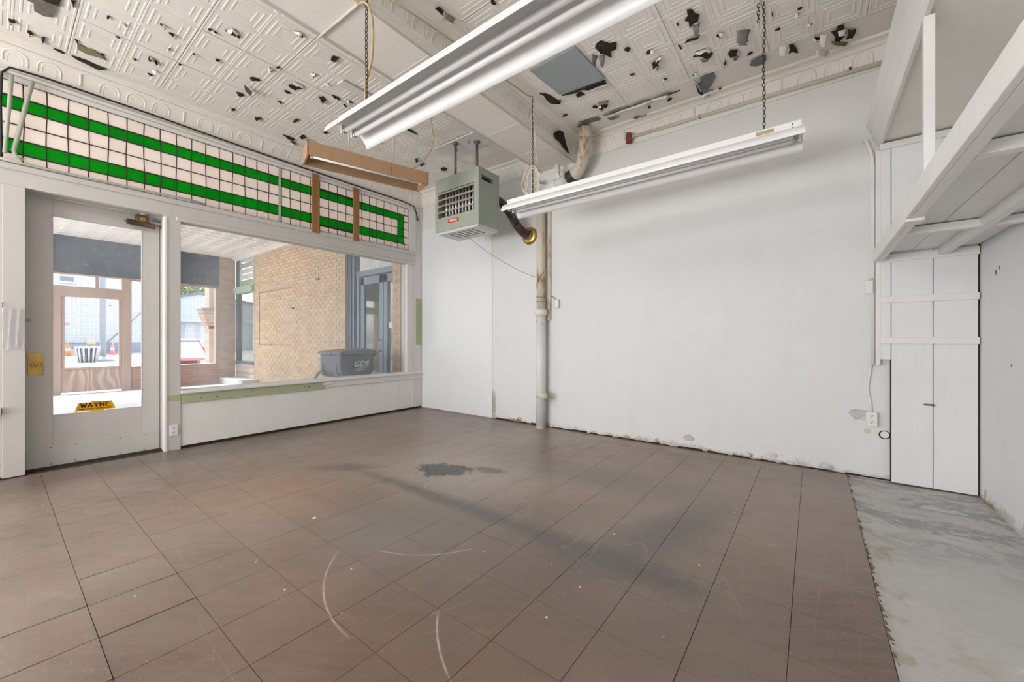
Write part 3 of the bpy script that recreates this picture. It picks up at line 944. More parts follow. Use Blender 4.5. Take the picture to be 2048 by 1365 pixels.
 ('h', [(1.219,-3.612), (1.225,-3.602), (1.229,-3.592), (1.222,-3.582), (1.221,-3.572), (1.209,-3.561), (1.207,-3.571), (1.195,-3.582), (1.204,-3.592), (1.213,-3.602)]),
 ('h', [(1.159,-3.283), (1.165,-3.274), (1.168,-3.266), (1.17,-3.256), (1.165,-3.246), (1.16,-3.236), (1.159,-3.245), (1.155,-3.254), (1.141,-3.262), (1.142,-3.271)]),
 ('h', [(0.767,-2.998), (0.772,-2.985), (0.784,-2.973), (0.788,-2.96), (0.78,-2.945), (0.765,-2.93), (0.733,-2.939), (0.718,-2.951), (0.72,-2.965), (0.749,-2.983)]),
 ('h', [(0.392,-2.702), (0.411,-2.692), (0.431,-2.683), (0.445,-2.672), (0.449,-2.658), (0.435,-2.639), (0.425,-2.651), (0.407,-2.661), (0.375,-2.667), (0.362,-2.678)]),
 ('h', [(0.647,-2.402), (0.685,-2.411), (0.715,-2.415), (0.737,-2.412), (0.749,-2.401), (0.768,-2.395), (0.72,-2.376), (0.713,-2.392), (0.684,-2.39), (0.66,-2.391)]),
 ('h', [(0.265,-2.349), (0.268,-2.323), (0.277,-2.297), (0.268,-2.267), (0.264,-2.237), (0.257,-2.207), (0.211,-2.224), (0.204,-2.251), (0.214,-2.281), (0.245,-2.317)]),
 ('h', [(0.133,-2.209), (0.134,-2.195), (0.165,-2.179), (0.123,-2.166), (0.103,-2.152), (0.05,-2.139), (0.012,-2.155), (0.011,-2.17), (0.053,-2.183), (0.117,-2.195)]),
 ('h', [(0.34,-2.109), (0.375,-2.107), (0.385,-2.094), (0.384,-2.077), (0.395,-2.066), (0.391,-2.048), (0.352,-2.048), (0.338,-2.059), (0.351,-2.08), (0.347,-2.095)]),
 ('h', [(1.118,-3.001), (1.145,-2.99), (1.158,-2.976), (1.145,-2.956), (1.167,-2.944), (1.153,-2.924), (1.135,-2.937), (1.125,-2.952), (1.099,-2.963), (1.092,-2.978)]),
 ('h', [(1.462,-2.912), (1.477,-2.911), (1.485,-2.906), (1.5,-2.905), (1.5,-2.897), (1.493,-2.887), (1.492,-2.894), (1.478,-2.896), (1.468,-2.9), (1.469,-2.907)]),
 ('h', [(1.174,-2.718), (1.189,-2.709), (1.191,-2.698), (1.182,-2.684), (1.189,-2.674), (1.169,-2.657), (1.173,-2.67), (1.15,-2.677), (1.157,-2.691), (1.162,-2.704)]),
 ('h', [(1.48,-2.392), (1.489,-2.378), (1.483,-2.359), (1.491,-2.344), (1.486,-2.326), (1.468,-2.303), (1.456,-2.318), (1.47,-2.339), (1.451,-2.351), (1.465,-2.371)]),
 ('h', [(1.511,-2.248), (1.526,-2.241), (1.529,-2.231), (1.524,-2.217), (1.532,-2.208), (1.528,-2.194), (1.519,-2.203), (1.513,-2.212), (1.505,-2.222), (1.495,-2.23)]),
 ('h', [(2.281,-2.194), (2.29,-2.188), (2.288,-2.178), (2.291,-2.169), (2.291,-2.159), (2.295,-2.151), (2.285,-2.157), (2.269,-2.159), (2.274,-2.171), (2.271,-2.179)]),
 ('h', [(4.199,-1.052), (4.214,-1.067), (4.228,-1.068), (4.242,-1.062), (4.256,-1.057), (4.269,-1.05), (4.255,-1.041), (4.241,-1.034), (4.227,-1.036), (4.213,-1.038)]),
 ('h', [(4.5,-0.978), (4.524,-0.999), (4.548,-0.999), (4.572,-0.995), (4.596,-0.993), (4.62,-0.995), (4.597,-0.967), (4.573,-0.963), (4.549,-0.979), (4.525,-0.98)]),
 ('h', [(4.847,-0.728), (4.863,-0.74), (4.877,-0.72), (4.892,-0.727), (4.906,-0.703), (4.921,-0.7), (4.906,-0.7), (4.891,-0.667), (4.876,-0.675), (4.861,-0.682)]),
 ('h', [(4.452,-0.123), (4.485,-0.14), (4.514,-0.131), (4.545,-0.143), (4.57,-0.103), (4.596,-0.071), (4.567,-0.078), (4.534,-0.051), (4.508,-0.08), (4.479,-0.093)]),
 ('h', [(4.684,-0.086), (4.73,-0.103), (4.775,-0.104), (4.819,-0.087), (4.862,-0.053), (4.906,-0.023), (4.862,-0.003), (4.818,-0.001), (4.774,-0.041), (4.728,-0.02)]),
 ('h', [(5.356,-0.387), (5.364,-0.393), (5.373,-0.387), (5.383,-0.378), (5.392,-0.374), (5.402,-0.356), (5.393,-0.359), (5.384,-0.344), (5.375,-0.361), (5.365,-0.37)]),
 ('h', [(5.257,-0.825), (5.263,-0.826), (5.268,-0.826), (5.274,-0.829), (5.28,-0.825), (5.286,-0.817), (5.28,-0.82), (5.275,-0.813), (5.27,-0.809), (5.264,-0.814)]),
 ('h', [(5.241,-0.752), (5.247,-0.757), (5.249,-0.771), (5.256,-0.773), (5.26,-0.782), (5.267,-0.785), (5.265,-0.77), (5.263,-0.756), (5.256,-0.755), (5.252,-0.745)]),
 ('h', [(3.164,-1.143), (3.206,-1.112), (3.23,-1.066), (3.239,-1.006), (3.247,-0.944), (3.243,-0.87), (3.199,-0.903), (3.165,-0.943), (3.165,-1.012), (3.181,-1.092)]),
 ('h', [(3.54,-0.94), (3.59,-0.939), (3.637,-0.93), (3.686,-0.928), (3.73,-0.913), (3.77,-0.887), (3.723,-0.888), (3.677,-0.9), (3.626,-0.895), (3.578,-0.899)]),
 ('h', [(3.517,-0.564), (3.545,-0.577), (3.57,-0.582), (3.592,-0.578), (3.609,-0.558), (3.63,-0.547), (3.596,-0.511), (3.581,-0.539), (3.544,-0.493), (3.535,-0.543)]),
 ('h', [(3.138,-0.65), (3.153,-0.652), (3.172,-0.664), (3.186,-0.665), (3.195,-0.652), (3.207,-0.645), (3.194,-0.648), (3.179,-0.645), (3.163,-0.638), (3.153,-0.651)]),
 ('h', [(2.919,-0.629), (2.936,-0.675), (2.958,-0.703), (2.983,-0.726), (3.009,-0.744), (3.035,-0.76), (3.017,-0.722), (2.996,-0.691), (2.97,-0.672), (2.941,-0.66)]),
 ('h', [(4.145,-0.241), (4.159,-0.254), (4.174,-0.267), (4.186,-0.263), (4.198,-0.254), (4.21,-0.242), (4.198,-0.249), (4.185,-0.246), (4.171,-0.235), (4.158,-0.241)]),
 ('h', [(4.211,-0.598), (4.219,-0.606), (4.228,-0.615), (4.235,-0.614), (4.242,-0.608), (4.249,-0.597), (4.242,-0.6), (4.233,-0.592), (4.226,-0.598), (4.218,-0.592)]),
 ('h', [(4.704,-0.463), (4.712,-0.478), (4.715,-0.5), (4.722,-0.516), (4.727,-0.533), (4.737,-0.543), (4.735,-0.521), (4.733,-0.498), (4.724,-0.485), (4.714,-0.474)]),
 ('h', [(4.893,-0.495), (4.901,-0.509), (4.91,-0.517), (4.919,-0.524), (4.929,-0.523), (4.94,-0.513), (4.93,-0.513), (4.923,-0.499), (4.913,-0.495), (4.903,-0.499)]),
 ('h', [(4.452,-0.993), (4.455,-0.978), (4.458,-0.963), (4.46,-0.948), (4.462,-0.933), (4.46,-0.916), (4.454,-0.931), (4.452,-0.946), (4.452,-0.962), (4.447,-0.977)]),
 ('h', [(1.556,-1.59), (1.559,-1.549), (1.565,-1.508), (1.581,-1.472), (1.567,-1.421), (1.568,-1.376), (1.56,-1.417), (1.553,-1.459), (1.554,-1.503), (1.545,-1.542)]),
 ('h', [(1.524,-0.796), (1.526,-0.781), (1.531,-0.767), (1.543,-0.758), (1.53,-0.734), (1.518,-0.71), (1.515,-0.725), (1.509,-0.738), (1.51,-0.755), (1.504,-0.768)]),
 ('h', [(0.898,-0.79), (0.936,-0.808), (0.965,-0.815), (0.989,-0.815), (1.01,-0.811), (1.032,-0.81), (0.992,-0.786), (0.971,-0.79), (0.935,-0.773), (0.913,-0.777)]),
 ('h', [(1.045,-3.85), (1.045,-3.846), (1.049,-3.842), (1.046,-3.838), (1.043,-3.834), (1.036,-3.83), (1.034,-3.834), (1.038,-3.838), (1.03,-3.843), (1.033,-3.847)]),
 ('h', [(1.082,-3.422), (1.088,-3.417), (1.094,-3.412), (1.09,-3.406), (1.091,-3.4), (1.09,-3.395), (1.077,-3.399), (1.071,-3.404), (1.079,-3.411), (1.071,-3.416)]),
 ('h', [(1.515,-3.434), (1.525,-3.43), (1.527,-3.425), (1.533,-3.421), (1.532,-3.415), (1.533,-3.41), (1.529,-3.414), (1.519,-3.418), (1.512,-3.422), (1.514,-3.428)]),
 ('h', [(1.509,-3.399), (1.515,-3.395), (1.523,-3.391), (1.527,-3.386), (1.528,-3.38), (1.526,-3.374), (1.523,-3.38), (1.518,-3.384), (1.507,-3.388), (1.508,-3.393)]),
 ('h', [(0.827,-3.864), (0.829,-3.86), (0.832,-3.855), (0.836,-3.851), (0.83,-3.847), (0.827,-3.842), (0.82,-3.847), (0.823,-3.851), (0.826,-3.855), (0.819,-3.859)]),
 ('h', [(0.443,-3.907), (0.453,-3.902), (0.456,-3.897), (0.455,-3.892), (0.456,-3.886), (0.446,-3.881), (0.441,-3.886), (0.44,-3.891), (0.443,-3.897), (0.439,-3.902)]),
 ('h', [(0.435,-3.602), (0.436,-3.594), (0.443,-3.587), (0.439,-3.579), (0.437,-3.571), (0.427,-3.563), (0.42,-3.57), (0.426,-3.578), (0.428,-3.586), (0.425,-3.594)]),
 ('h', [(0.513,-3.577), (0.52,-3.572), (0.531,-3.569), (0.536,-3.564), (0.534,-3.558), (0.529,-3.552), (0.517,-3.556), (0.514,-3.561), (0.512,-3.566), (0.515,-3.572)]),
 ('h', [(0.985,-3.564), (0.992,-3.562), (0.992,-3.558), (1.001,-3.556), (0.994,-3.551), (0.995,-3.547), (0.988,-3.55), (0.986,-3.553), (0.974,-3.556), (0.984,-3.561)]),
 ('h', [(0.932,-2.682), (0.941,-2.675), (0.949,-2.668), (0.95,-2.66), (0.94,-2.648), (0.937,-2.639), (0.929,-2.645), (0.921,-2.652), (0.933,-2.664), (0.925,-2.671)]),
 ('h', [(1.599,-2.524), (1.61,-2.52), (1.613,-2.512), (1.611,-2.504), (1.615,-2.497), (1.608,-2.487), (1.608,-2.495), (1.597,-2.499), (1.6,-2.508), (1.597,-2.515)]),
 ('h', [(1.428,-2.243), (1.425,-2.233), (1.425,-2.224), (1.424,-2.215), (1.415,-2.204), (1.408,-2.193), (1.401,-2.201), (1.41,-2.212), (1.41,-2.221), (1.416,-2.232)]),
 ('h', [(0.587,-3.719), (0.597,-3.716), (0.599,-3.712), (0.595,-3.709), (0.597,-3.705), (0.586,-3.701), (0.582,-3.704), (0.572,-3.708), (0.573,-3.711), (0.578,-3.715)]),
 ('h', [(0.818,-3.461), (0.829,-3.458), (0.829,-3.454), (0.83,-3.451), (0.829,-3.446), (0.832,-3.443), (0.826,-3.446), (0.809,-3.447), (0.81,-3.451), (0.814,-3.456)]),
 ('h', [(4.002,-1.287), (4.01,-1.298), (4.016,-1.296), (4.022,-1.294), (4.028,-1.291), (4.034,-1.288), (4.027,-1.286), (4.02,-1.277), (4.013,-1.274), (4.009,-1.288)]),
 ('h', [(3.989,-0.864), (3.998,-0.867), (4.007,-0.864), (4.016,-0.866), (4.024,-0.862), (4.031,-0.853), (4.022,-0.851), (4.014,-0.854), (4.004,-0.849), (3.997,-0.86)]),
 ('h', [(4.454,-0.505), (4.462,-0.509), (4.47,-0.52), (4.478,-0.523), (4.486,-0.515), (4.494,-0.511), (4.486,-0.491), (4.478,-0.502), (4.47,-0.488), (4.462,-0.498)]),
 ('h', [(5.106,-0.681), (5.112,-0.69), (5.119,-0.691), (5.126,-0.694), (5.134,-0.691), (5.142,-0.682), (5.136,-0.671), (5.128,-0.676), (5.121,-0.678), (5.113,-0.678)]),
 ('h', [(5.316,-0.594), (5.322,-0.596), (5.327,-0.595), (5.332,-0.594), (5.338,-0.59), (5.344,-0.587), (5.338,-0.587), (5.333,-0.587), (5.328,-0.585), (5.322,-0.589)]),
 ('m', [(4.457,-0.221), (4.459,-0.316), (4.5,-0.341), (4.498,-0.416), (4.556,-0.443), (4.619,-0.421), (4.618,-0.343), (4.571,-0.25), (4.518,-0.184)]),
 ('m', [(4.897,-0.335), (4.914,-0.387), (4.981,-0.407), (5.024,-0.397), (5.023,-0.336), (5,-0.289), (4.947,-0.29)]),
 ('m', [(3.445,-0.374), (3.462,-0.354), (3.439,-0.337), (3.37,-0.347), (3.331,-0.354), (3.26,-0.356), (3.165,-0.348), (3.194,-0.382), (3.249,-0.392), (3.279,-0.405), (3.231,-0.447), (3.326,-0.417), (3.382,-0.406), (3.437,-0.396), (3.451,-0.392)]),
 ('m', [(3.793,-0.383), (3.807,-0.369), (3.76,-0.373), (3.703,-0.375), (3.665,-0.379), (3.623,-0.379), (3.537,-0.382), (3.501,-0.392), (3.598,-0.395), (3.596,-0.402), (3.632,-0.403), (3.669,-0.398), (3.709,-0.398), (3.728,-0.391), (3.774,-0.389)]),
 ('m', [(4.004,-0.371), (4.005,-0.367), (3.985,-0.366), (3.952,-0.368), (3.931,-0.362), (3.906,-0.369), (3.889,-0.374), (3.84,-0.381), (3.872,-0.386), (3.886,-0.386), (3.904,-0.387), (3.934,-0.391), (3.953,-0.385), (3.972,-0.382), (3.992,-0.377)]),
 ('m', [(4.216,-0.36), (4.206,-0.358), (4.212,-0.352), (4.171,-0.355), (4.154,-0.356), (4.144,-0.358), (4.117,-0.359), (4.095,-0.367), (4.091,-0.371), (4.126,-0.374), (4.139,-0.376), (4.154,-0.376), (4.187,-0.377), (4.193,-0.369), (4.233,-0.365)]),
 ('m', [(3.646,-0.261), (3.623,-0.259), (3.583,-0.262), (3.581,-0.245), (3.557,-0.251), (3.538,-0.267), (3.538,-0.27), (3.526,-0.279), (3.526,-0.283), (3.543,-0.287), (3.524,-0.304), (3.564,-0.289), (3.585,-0.284), (3.612,-0.289), (3.598,-0.276)]),
 ('m', [(3.857,-0.111), (3.853,-0.106), (3.845,-0.106), (3.833,-0.1), (3.815,-0.103), (3.785,-0.101), (3.763,-0.115), (3.786,-0.122), (3.786,-0.125), (3.751,-0.143), (3.796,-0.147), (3.821,-0.13), (3.834,-0.128), (3.851,-0.123), (3.895,-0.121)]),
 ('m', [(4.146,-0.045), (4.112,-0.04), (4.116,-0.029), (4.061,-0.041), (4.034,-0.04), (4.025,-0.048), (4.009,-0.054), (3.996,-0.062), (3.997,-0.064), (4.004,-0.068), (4.022,-0.072), (4.041,-0.07), (4.075,-0.074), (4.102,-0.065), (4.088,-0.055)]),
 ('m', [(4.232,-0.075), (4.208,-0.073), (4.214,-0.064), (4.191,-0.07), (4.18,-0.073), (4.166,-0.074), (4.158,-0.078), (4.142,-0.083), (4.125,-0.09), (4.14,-0.094), (4.158,-0.096), (4.18,-0.088), (4.2,-0.093), (4.222,-0.086), (4.206,-0.079)]),
 ('m', [(3.651,-0.047), (3.652,-0.04), (3.651,-0.03), (3.626,-0.032), (3.611,-0.037), (3.594,-0.032), (3.601,-0.045), (3.593,-0.053), (3.597,-0.056), (3.584,-0.065), (3.603,-0.064), (3.626,-0.061), (3.645,-0.065), (3.662,-0.059), (3.65,-0.05)]),
 ('m', [(3.388,-0.042), (3.37,-0.036), (3.362,-0.035), (3.347,-0.031), (3.331,-0.028), (3.313,-0.028), (3.277,-0.034), (3.306,-0.04), (3.267,-0.046), (3.31,-0.049), (3.316,-0.055), (3.338,-0.052), (3.37,-0.056), (3.364,-0.048), (3.399,-0.045)]),
 ('m', [(3.923,0.14), (3.917,0.145), (3.908,0.145), (3.894,0.146), (3.872,0.14), (3.889,0.133), (3.897,0.128), (3.911,0.13), (3.921,0.134)]),
 ('h', [(3.569,-0.361), (3.732,-0.371), (3.884,-0.363), (4.03,-0.364), (4.169,-0.349), (4.304,-0.346), (4.168,-0.339), (4.027,-0.34), (3.88,-0.34), (3.729,-0.358)]),
 ('h', [(4.452,-0.424), (4.461,-0.356), (4.462,-0.283), (4.464,-0.209), (4.468,-0.133), (4.461,-0.051), (4.454,-0.129), (4.436,-0.201), (4.443,-0.278), (4.443,-0.351)]),
 ('h', [(4.612,-0.145), (4.616,-0.144), (4.62,-0.142), (4.624,-0.141), (4.629,-0.141), (4.631,-0.128), (4.626,-0.125), (4.623,-0.132), (4.617,-0.125), (4.615,-0.137)]),
]

PM = {'h': 'black', 'b': 'bare_brown', 'm': 'bare_metal', 'o': 'flap_olive'}
PN = {'h': 'torn_hole', 'b': 'bare_patch', 'm': 'bare_patch', 'o': 'rolled_paint'}
for kind, P in PEEL:
    zc = 3.6305 if kind == 'h' else 3.6318
    obj(PN[kind], MB().prism(P, lambda p, q, d: (p, q, d), zc, 3.641), M[PM[kind]], ceil)
    if kind == 'h' and len(P) >= 9:
        # lifted rim of paint round the hole
        cx = sum(p[0] for p in P) / len(P)
        cy = sum(p[1] for p in P) / len(P)
        k0 = random.randrange(len(P))
        rim = [P[(k0 + k) % len(P)] for k in range(max(4, len(P) // 2))]
        v, f = [], []
        for p in rim:
            dx, dy = p[0] - cx, p[1] - cy
            L = math.hypot(dx, dy) + 1e-6
            q = random.uniform(.006, .016)
            v += [(p[0] + dx / L * q, p[1] + dy / L * q, 3.633), (p[0], p[1], 3.629 - random.uniform(.002, .012)), (p[0] - dx / L * q * .5, p[1] - dy / L * q * .5, 3.622 - random.uniform(.0, .016))]
        for k in range(len(rim) - 1):
            a = k * 3
            f += [(a, a + 3, a + 4, a + 1), (a + 1, a + 4, a + 5, a + 2)]
        if random.random() < .6:
            obj('curled_paint', MB().add(v, f, True), M['tin'], ceil)
FLAPS = [('g', (4.597, -1.147), (4.649, -1.137), .14), ('g', (4.862, -.869), (4.957, -.822), .15), ('g', (3.833, -1.333), (3.861, -1.282), .14),
         ('g', (3.868, -1.276), (3.914, -1.256), .12), ('c', (5.129, -.464), (5.189, -.432), .14), ('c', (5.395, -.399), (5.452, -.382), .12),
         ('c', (5.37, -.223), (5.459, -.136), .06), ('c', (5.508, -.378), (5.558, -.365), .12), ('g', (.966, -2.993), (.896, -2.9), .10),
         ('g', (3.566, -.661), (3.678, -.629), .05), ('o', (5.468, -.276), (5.587, -.171), .06), ('o', (4.479, -.134), (4.555, -.126), .05),
         ('o', (3.139, -2.404), (3.161, -2.315), .07), ('g', (.23, -2.26), (.212, -2.17), .06),
         ('o', (4.559, -.705), (4.631, -.665), .04), ('o', (4.792, -.543), (4.828, -.53), .05), ('g', (4.206, -.795), (4.248, -.846), .04)]
FM = {'g': 'flap_grey', 'c': 'tin', 'o': 'flap_olive'}
for kind, a, b, L in FLAPS:
    A, B = Vector((*a, 3.634)), Vector((*b, 3.634))
    e = (B - A)
    nrm = Vector((-e.y, e.x, 0)).normalized()
    if nrm.dot(Vector((CAM.x, CAM.y, 0)) - A) > 0:
        nrm = -nrm
    v, f = [], []
    n = 7
    pos = Vector((0, 0, 0))
    ang = random.uniform(-.9, -.5)
    for k in range(n):
        tpr = 1 - .12 * k * random.uniform(.3, 1.1)
        mid = (A + B) / 2
        for m_ in range(4):
            s = (m_ / 3 - .5) * tpr
            v.append(mid + e * s + nrm * pos.x + Vector((0, 0, pos.z)) + Vector((0, 0, random.uniform(-.003, .003))))
        ang -= random.uniform(.12, .42)
        pos = pos + Vector((math.cos(ang), 0, math.sin(ang))) * (L / n)
    for k in range(n - 1):
        for m_ in range(3):
            f.append((k * 4 + m_, k * 4 + m_ + 1, k * 4 + 5 + m_, k * 4 + 4 + m_))
    o = obj('hanging_paint_flap', MB().add(v, f, True), M[FM[kind]], ceil)
    so = o.modifiers.new('solid', 'SOLIDIFY')
    so.thickness = .0012
# crack in the beam cornice near the wall
P = [(-.62, 3.50), (-.55, 3.56), (-.46, 3.575), (-.40, 3.53), (-.33, 3.47), (-.24, 3.425), (-.36, 3.445), (-.46, 3.47), (-.55, 3.47)]
obj('torn_hole', MB().prism(P, lambda p, q, d: (3.003 + (q - 3.43) * .27 + d, p, q), -.02, .002), M['black'], bc)

patch = MB().add([(3.282, -1.484, 3.6285), (3.321, -1.009, 3.6285), (3.786, -.969, 3.6285), (3.752, -1.498, 3.6285),
                  (3.282, -1.484, 3.64), (3.321, -1.009, 3.64), (3.786, -.969, 3.64), (3.752, -1.498, 3.64)],
                 [(0, 1, 2, 3), (4, 7, 6, 5), (0, 4, 5, 1), (1, 5, 6, 2), (2, 6, 7, 3), (3, 7, 4, 0)])
po = thing('sheet_metal_patch', 'square grey sheet metal patch nailed to the tin ceiling', 'metal plate', (3.53, -1.24, 3.6285))
obj('plate', patch, M['galv_patch'], po)
for (x, y) in ((3.31, -1.45), (3.335, -1.04), (3.755, -1.0), (3.73, -1.47)):
    obj('nail', MB().lathe([(.001, -.004), (.006, -.003), (.006, 0)], (x, y, 3.6285), 'z', 8), M['steel'], po)
obj('lifted_edge', MB().tube([(3.33, -.985, 3.632), (3.45, -.975, 3.622), (3.6, -.962, 3.628), (3.78, -.945, 3.622)], [.006, .014, .010, .012], 6), M['black'], po)

# ================================================================== SHOPFRONT WALL (x = 0)
wl = thing('wall_left', 'white painted timber shopfront wall with door and display window', 'wall', (0, 0, 0), kind='structure')


def wp(name, m, *b, bevel=.003):
    return obj(name, MB().box(*b), M[m], wl, bevel=bevel)


wp('bulkhead', 'paint_clean', -.14, 0, -3.262, 0, .030, .59)
wp('bulkhead_gap', 'dark', -.10, -.012, -3.262, 0, -.01, .032, bevel=0)
wp('sill', 'paint_clean', -.12, .045, -3.262, -.015, .588, .622, bevel=.006)
wp('sill_apron', 'paint', 0, .022, -1.70, -.012, .505, .588)
gs = wp('green_apron', 'paint_green', 0, .018, -3.256, -1.705, .487, .575)
for (y, z) in ((-1.95, .55), (-1.99, .545), (-1.93, .535), (-2.3, .53), (-2.6, .54), (-2.95, .52), (-3.1, .53)):
    obj('chip', MB().box(.0175, .0186, y, y + random.uniform(.008, .022), z - .006, z + random.uniform(.0, .006)), M['dark'], gs)
wp('apron_clip', 'paint', .018, .03, -1.73, -1.60, .535, .575)
wp('door_post', 'paint_shaded', -.25, .012, -3.392, -3.262, 0, 2.46)
wp('door_post_bead', 'paint_clean', -.06, .020, -3.398, -3.372, .0, 2.44)
wp('door_post_green', 'paint_green', .0118, .0135, -3.39, -3.264, .515, .575, bevel=0)
wp('window_jamb', 'paint', -.14, .012, -.322, -.205, .60, 2.44)
wp('corner_post', 'paint', -.14, .004, -.205, .0, .03, 3.42)
wp('corner_green', 'paint_green', .0035, .0055, -.135, -.012, 1.08, 1.86, bevel=0)
wp('jamb_green', 'paint_old', .0115, .0132, -.318, -.300, .95, 1.70, bevel=0)
wp('header', 'paint_shaded', -.16, .010, -7.9, -.150, 2.455, 2.64)
wp('header_bead', 'paint_shaded', -.10, .022, -3.30, -.165, 2.415, 2.462, bevel=.008)
wp('header_ledge', 'paint_shaded', -.02, .030, -4.9, -.16, 2.585, 2.640, bevel=.010)
wp('transom_head', 'paint', -.14, .025, -4.9, -.15, 3.335, 3.375, bevel=.008)
wp('transom_head_cap', 'paint', -.14, .050, -4.9, -.13, 3.375, 3.402, bevel=.010)
wp('transom_jamb', 'paint', -.14, .020, -.284, -.15, 2.60, 3.40, bevel=.006)
wp('upper_wall', 'tin', -.16, 0, -7.9, 0, 3.395, 3.66, bevel=0)
wp('pilaster', 'paint_shaded', -.25, .012, -4.425, -4.302, .01, 2.455)
wp('pilaster_edge', 'paint_shaded', -.20, .004, -4.75, -4.425, .02, 2.455)
wp('pilaster_foot', 'dark', -.2, .006, -4.75, -4.302, -.01, .02, bevel=0)
wp('rear_bulkhead', 'paint', -.14, 0, -7.9, -4.75, .0, .60)
wp('rear_sill', 'paint_old', -.12, .05, -7.9, -4.43, .545, .60)
wp('rear_pier', 'paint', -.2, 0, YB, -7.9, 0, 3.66)
wp('upper_infill', 'paint', -.12, 0, -7.9, -4.88, 2.64, 3.40)
wp('door_head', 'paint_shaded', -.26, -.13, -4.31, -3.39, 2.44, 2.47)
wp('threshold', 'dark', -.26, -.10, -4.305, -3.39, -.01, .008)

w1 = thing('window_1', 'large clear display window beside the entrance door', 'window', (-.06, -1.78, .62), kind='structure')
obj('pane', MB().box(-.064, -.058, -3.262, -.318, .612, 2.43), M['glass_win'], w1)
for b in ((-.07, -.045, -3.262, -.318, .620, .632), (-.07, -.045, -3.262, -.318, 2.408, 2.418), (-.07, -.045, -3.262, -3.250, .62, 2.42), (-.07, -.045, -.330, -.318, .62, 2.42)):
    obj('glazing_bead', MB().box(*b), M['paint'], w1)
w3 = thing('window_3', 'display window on the other side of the entrance door', 'window', (-.06, -6.3, .6), kind='structure')
obj('pane', MB().box(-.064, -.058, -7.9, -4.75, .60, 2.455), M['glass_win'], w3)

# leaded transom
w2 = thing('window_2', 'long leaded glass transom of green and pinkish white panes', 'window', (-.01, -2.3, 2.64), kind='structure')
ZR = [2.645, 2.733, 2.850, 2.978, 3.105, 3.210, 3.335]
YC = [-.284, -.374] + [-.374 - .127 * k for k in range(1, 36)]
pane_cache = {}
for c in range(len(YC) - 1):
    y1, y0 = YC[c], YC[c + 1]
    for r in range(6):
        z0, z1 = ZR[r], ZR[r + 1]
        green = (r in (1, 4) and c >= 1) or (c == 1 and r in (2, 3))
        key = (round(y1 - y0, 4), r, green)
        if key not in pane_cache:
            pane_cache[key] = MB().box(-.012, -.006, -(y1 - y0) / 2, (y1 - y0) / 2, -(z1 - z0) / 2, (z1 - z0) / 2).mesh('glass_pane', M['opal_green' if green else 'opal_white'])
        if green and (c, r) == (9, 4):
            pass
        piece('glass_pane', pane_cache[key], w2, (random.uniform(-.001, .001), (y0 + y1) / 2, (z0 + z1) / 2), (0, random.uniform(-.012, .012), random.uniform(-.012, .012)))
for c, y in enumerate(YC):
    pth = [(-.004 + .002 * math.sin(c + k), y + .004 * math.sin(c * 1.7 + k * 1.1), ZR[0] + (ZR[-1] - ZR[0]) * k / 6) for k in range(7)]
    if c == 16:
        obj('divider_bar', MB().box(-.02, .006, y - .012, y + .012, ZR[0], ZR[-1]), M['cable_grey'], w2)
        obj('lead_came', MB().box(-.016, .003, y + .012, y + .022, ZR[0], ZR[-1]), M['lead'], w2)
    else:
        obj('lead_came', MB().tube(pth, .0042, 6), M['lead'], w2)
for r, z in enumerate(ZR):
    wd = .0055 if r in (1, 2, 4, 5) else .0038
    obj('lead_came', MB().box(-.014, .0, YC[-1], YC[0], z - wd, z + wd), M['lead'], w2)
for (y0, y1, z) in ((-1.79, -1.29, 3.215), (-1.79, -1.29, 2.728)):
    obj('tar_repair', MB().box(-.006, .004, y0, y1, z - .014, z + .014), M['lead'], w2)

# brown battens screwed over the transom
for (y0, y1, za, zb, tx) in ((-1.897, -1.797, 2.600, 3.385, 'brown wooden batten nailed across the transom, nearer the door'), (-1.300, -1.210, 2.605, 3.375, 'brown wooden batten nailed across the transom, nearer the heater')):
    b = thing('wood_batten', tx, 'batten', (.04, (y0 + y1) / 2, za), group='battens across the transom')
    obj('plank', MB().box(.030, .052, y0, y1, za, zb), M['wood'], b, bevel=.002)
    for z in (za + .03, zb - .04, (za + zb) / 2 + .12):
        obj('nail_head', MB().lathe([(.001, .004), (.005, .003), (.006, 0)], (.052, (y0 + y1) / 2 + random.uniform(-.02, .02), z), 'x', 8), M['rustmetal'], b)

# ---- entrance door
d1 = thing('door_1', 'white wooden entrance door with tall glass pane', 'door', (-.19, -3.85, 0), kind='structure')


def dp(name, m, *b, bevel=.003):
    return obj(name, MB().box(*b), M[m], d1, bevel=bevel)


dp('stile', 'paint_shaded', -.215, -.17, -4.298, -4.138, .012, 2.445)
dp('stile', 'paint_shaded', -.215, -.17, -3.537, -3.397, .012, 2.445)
dp('top_rail', 'paint_shaded', -.215, -.17, -4.138, -3.537, 2.295, 2.445)
dp('bottom_rail', 'paint_shaded', -.215, -.17, -4.138, -3.537, .012, .470)
kp = dp('kick_plate', 'paint_shaded', -.171, -.163, -4.294, -3.40, .012, .197, bevel=.001)
for y in (-4.15, -4.0, -3.85, -3.7, -3.52):
    for z in (.03, .18):
        obj('screw', MB().lathe([(.001, .003), (.004, .002), (.005, 0)], (-.163, y, z), 'x', 8), M['rustmetal'], kp)
dp('pane', 'glass_door', -.196, -.190, -4.142, -3.533, .466, 2.30, bevel=0)
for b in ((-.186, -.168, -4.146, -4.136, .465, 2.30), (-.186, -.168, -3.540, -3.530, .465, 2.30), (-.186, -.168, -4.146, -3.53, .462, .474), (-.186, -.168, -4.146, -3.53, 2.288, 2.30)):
    dp('glazing_bead', 'paint_shaded', *b, bevel=.002)
lp = dp('lock_plate', 'brass', -.170, -.163, -4.284, -4.194, .848, 1.036, bevel=.002)
kn = MB()
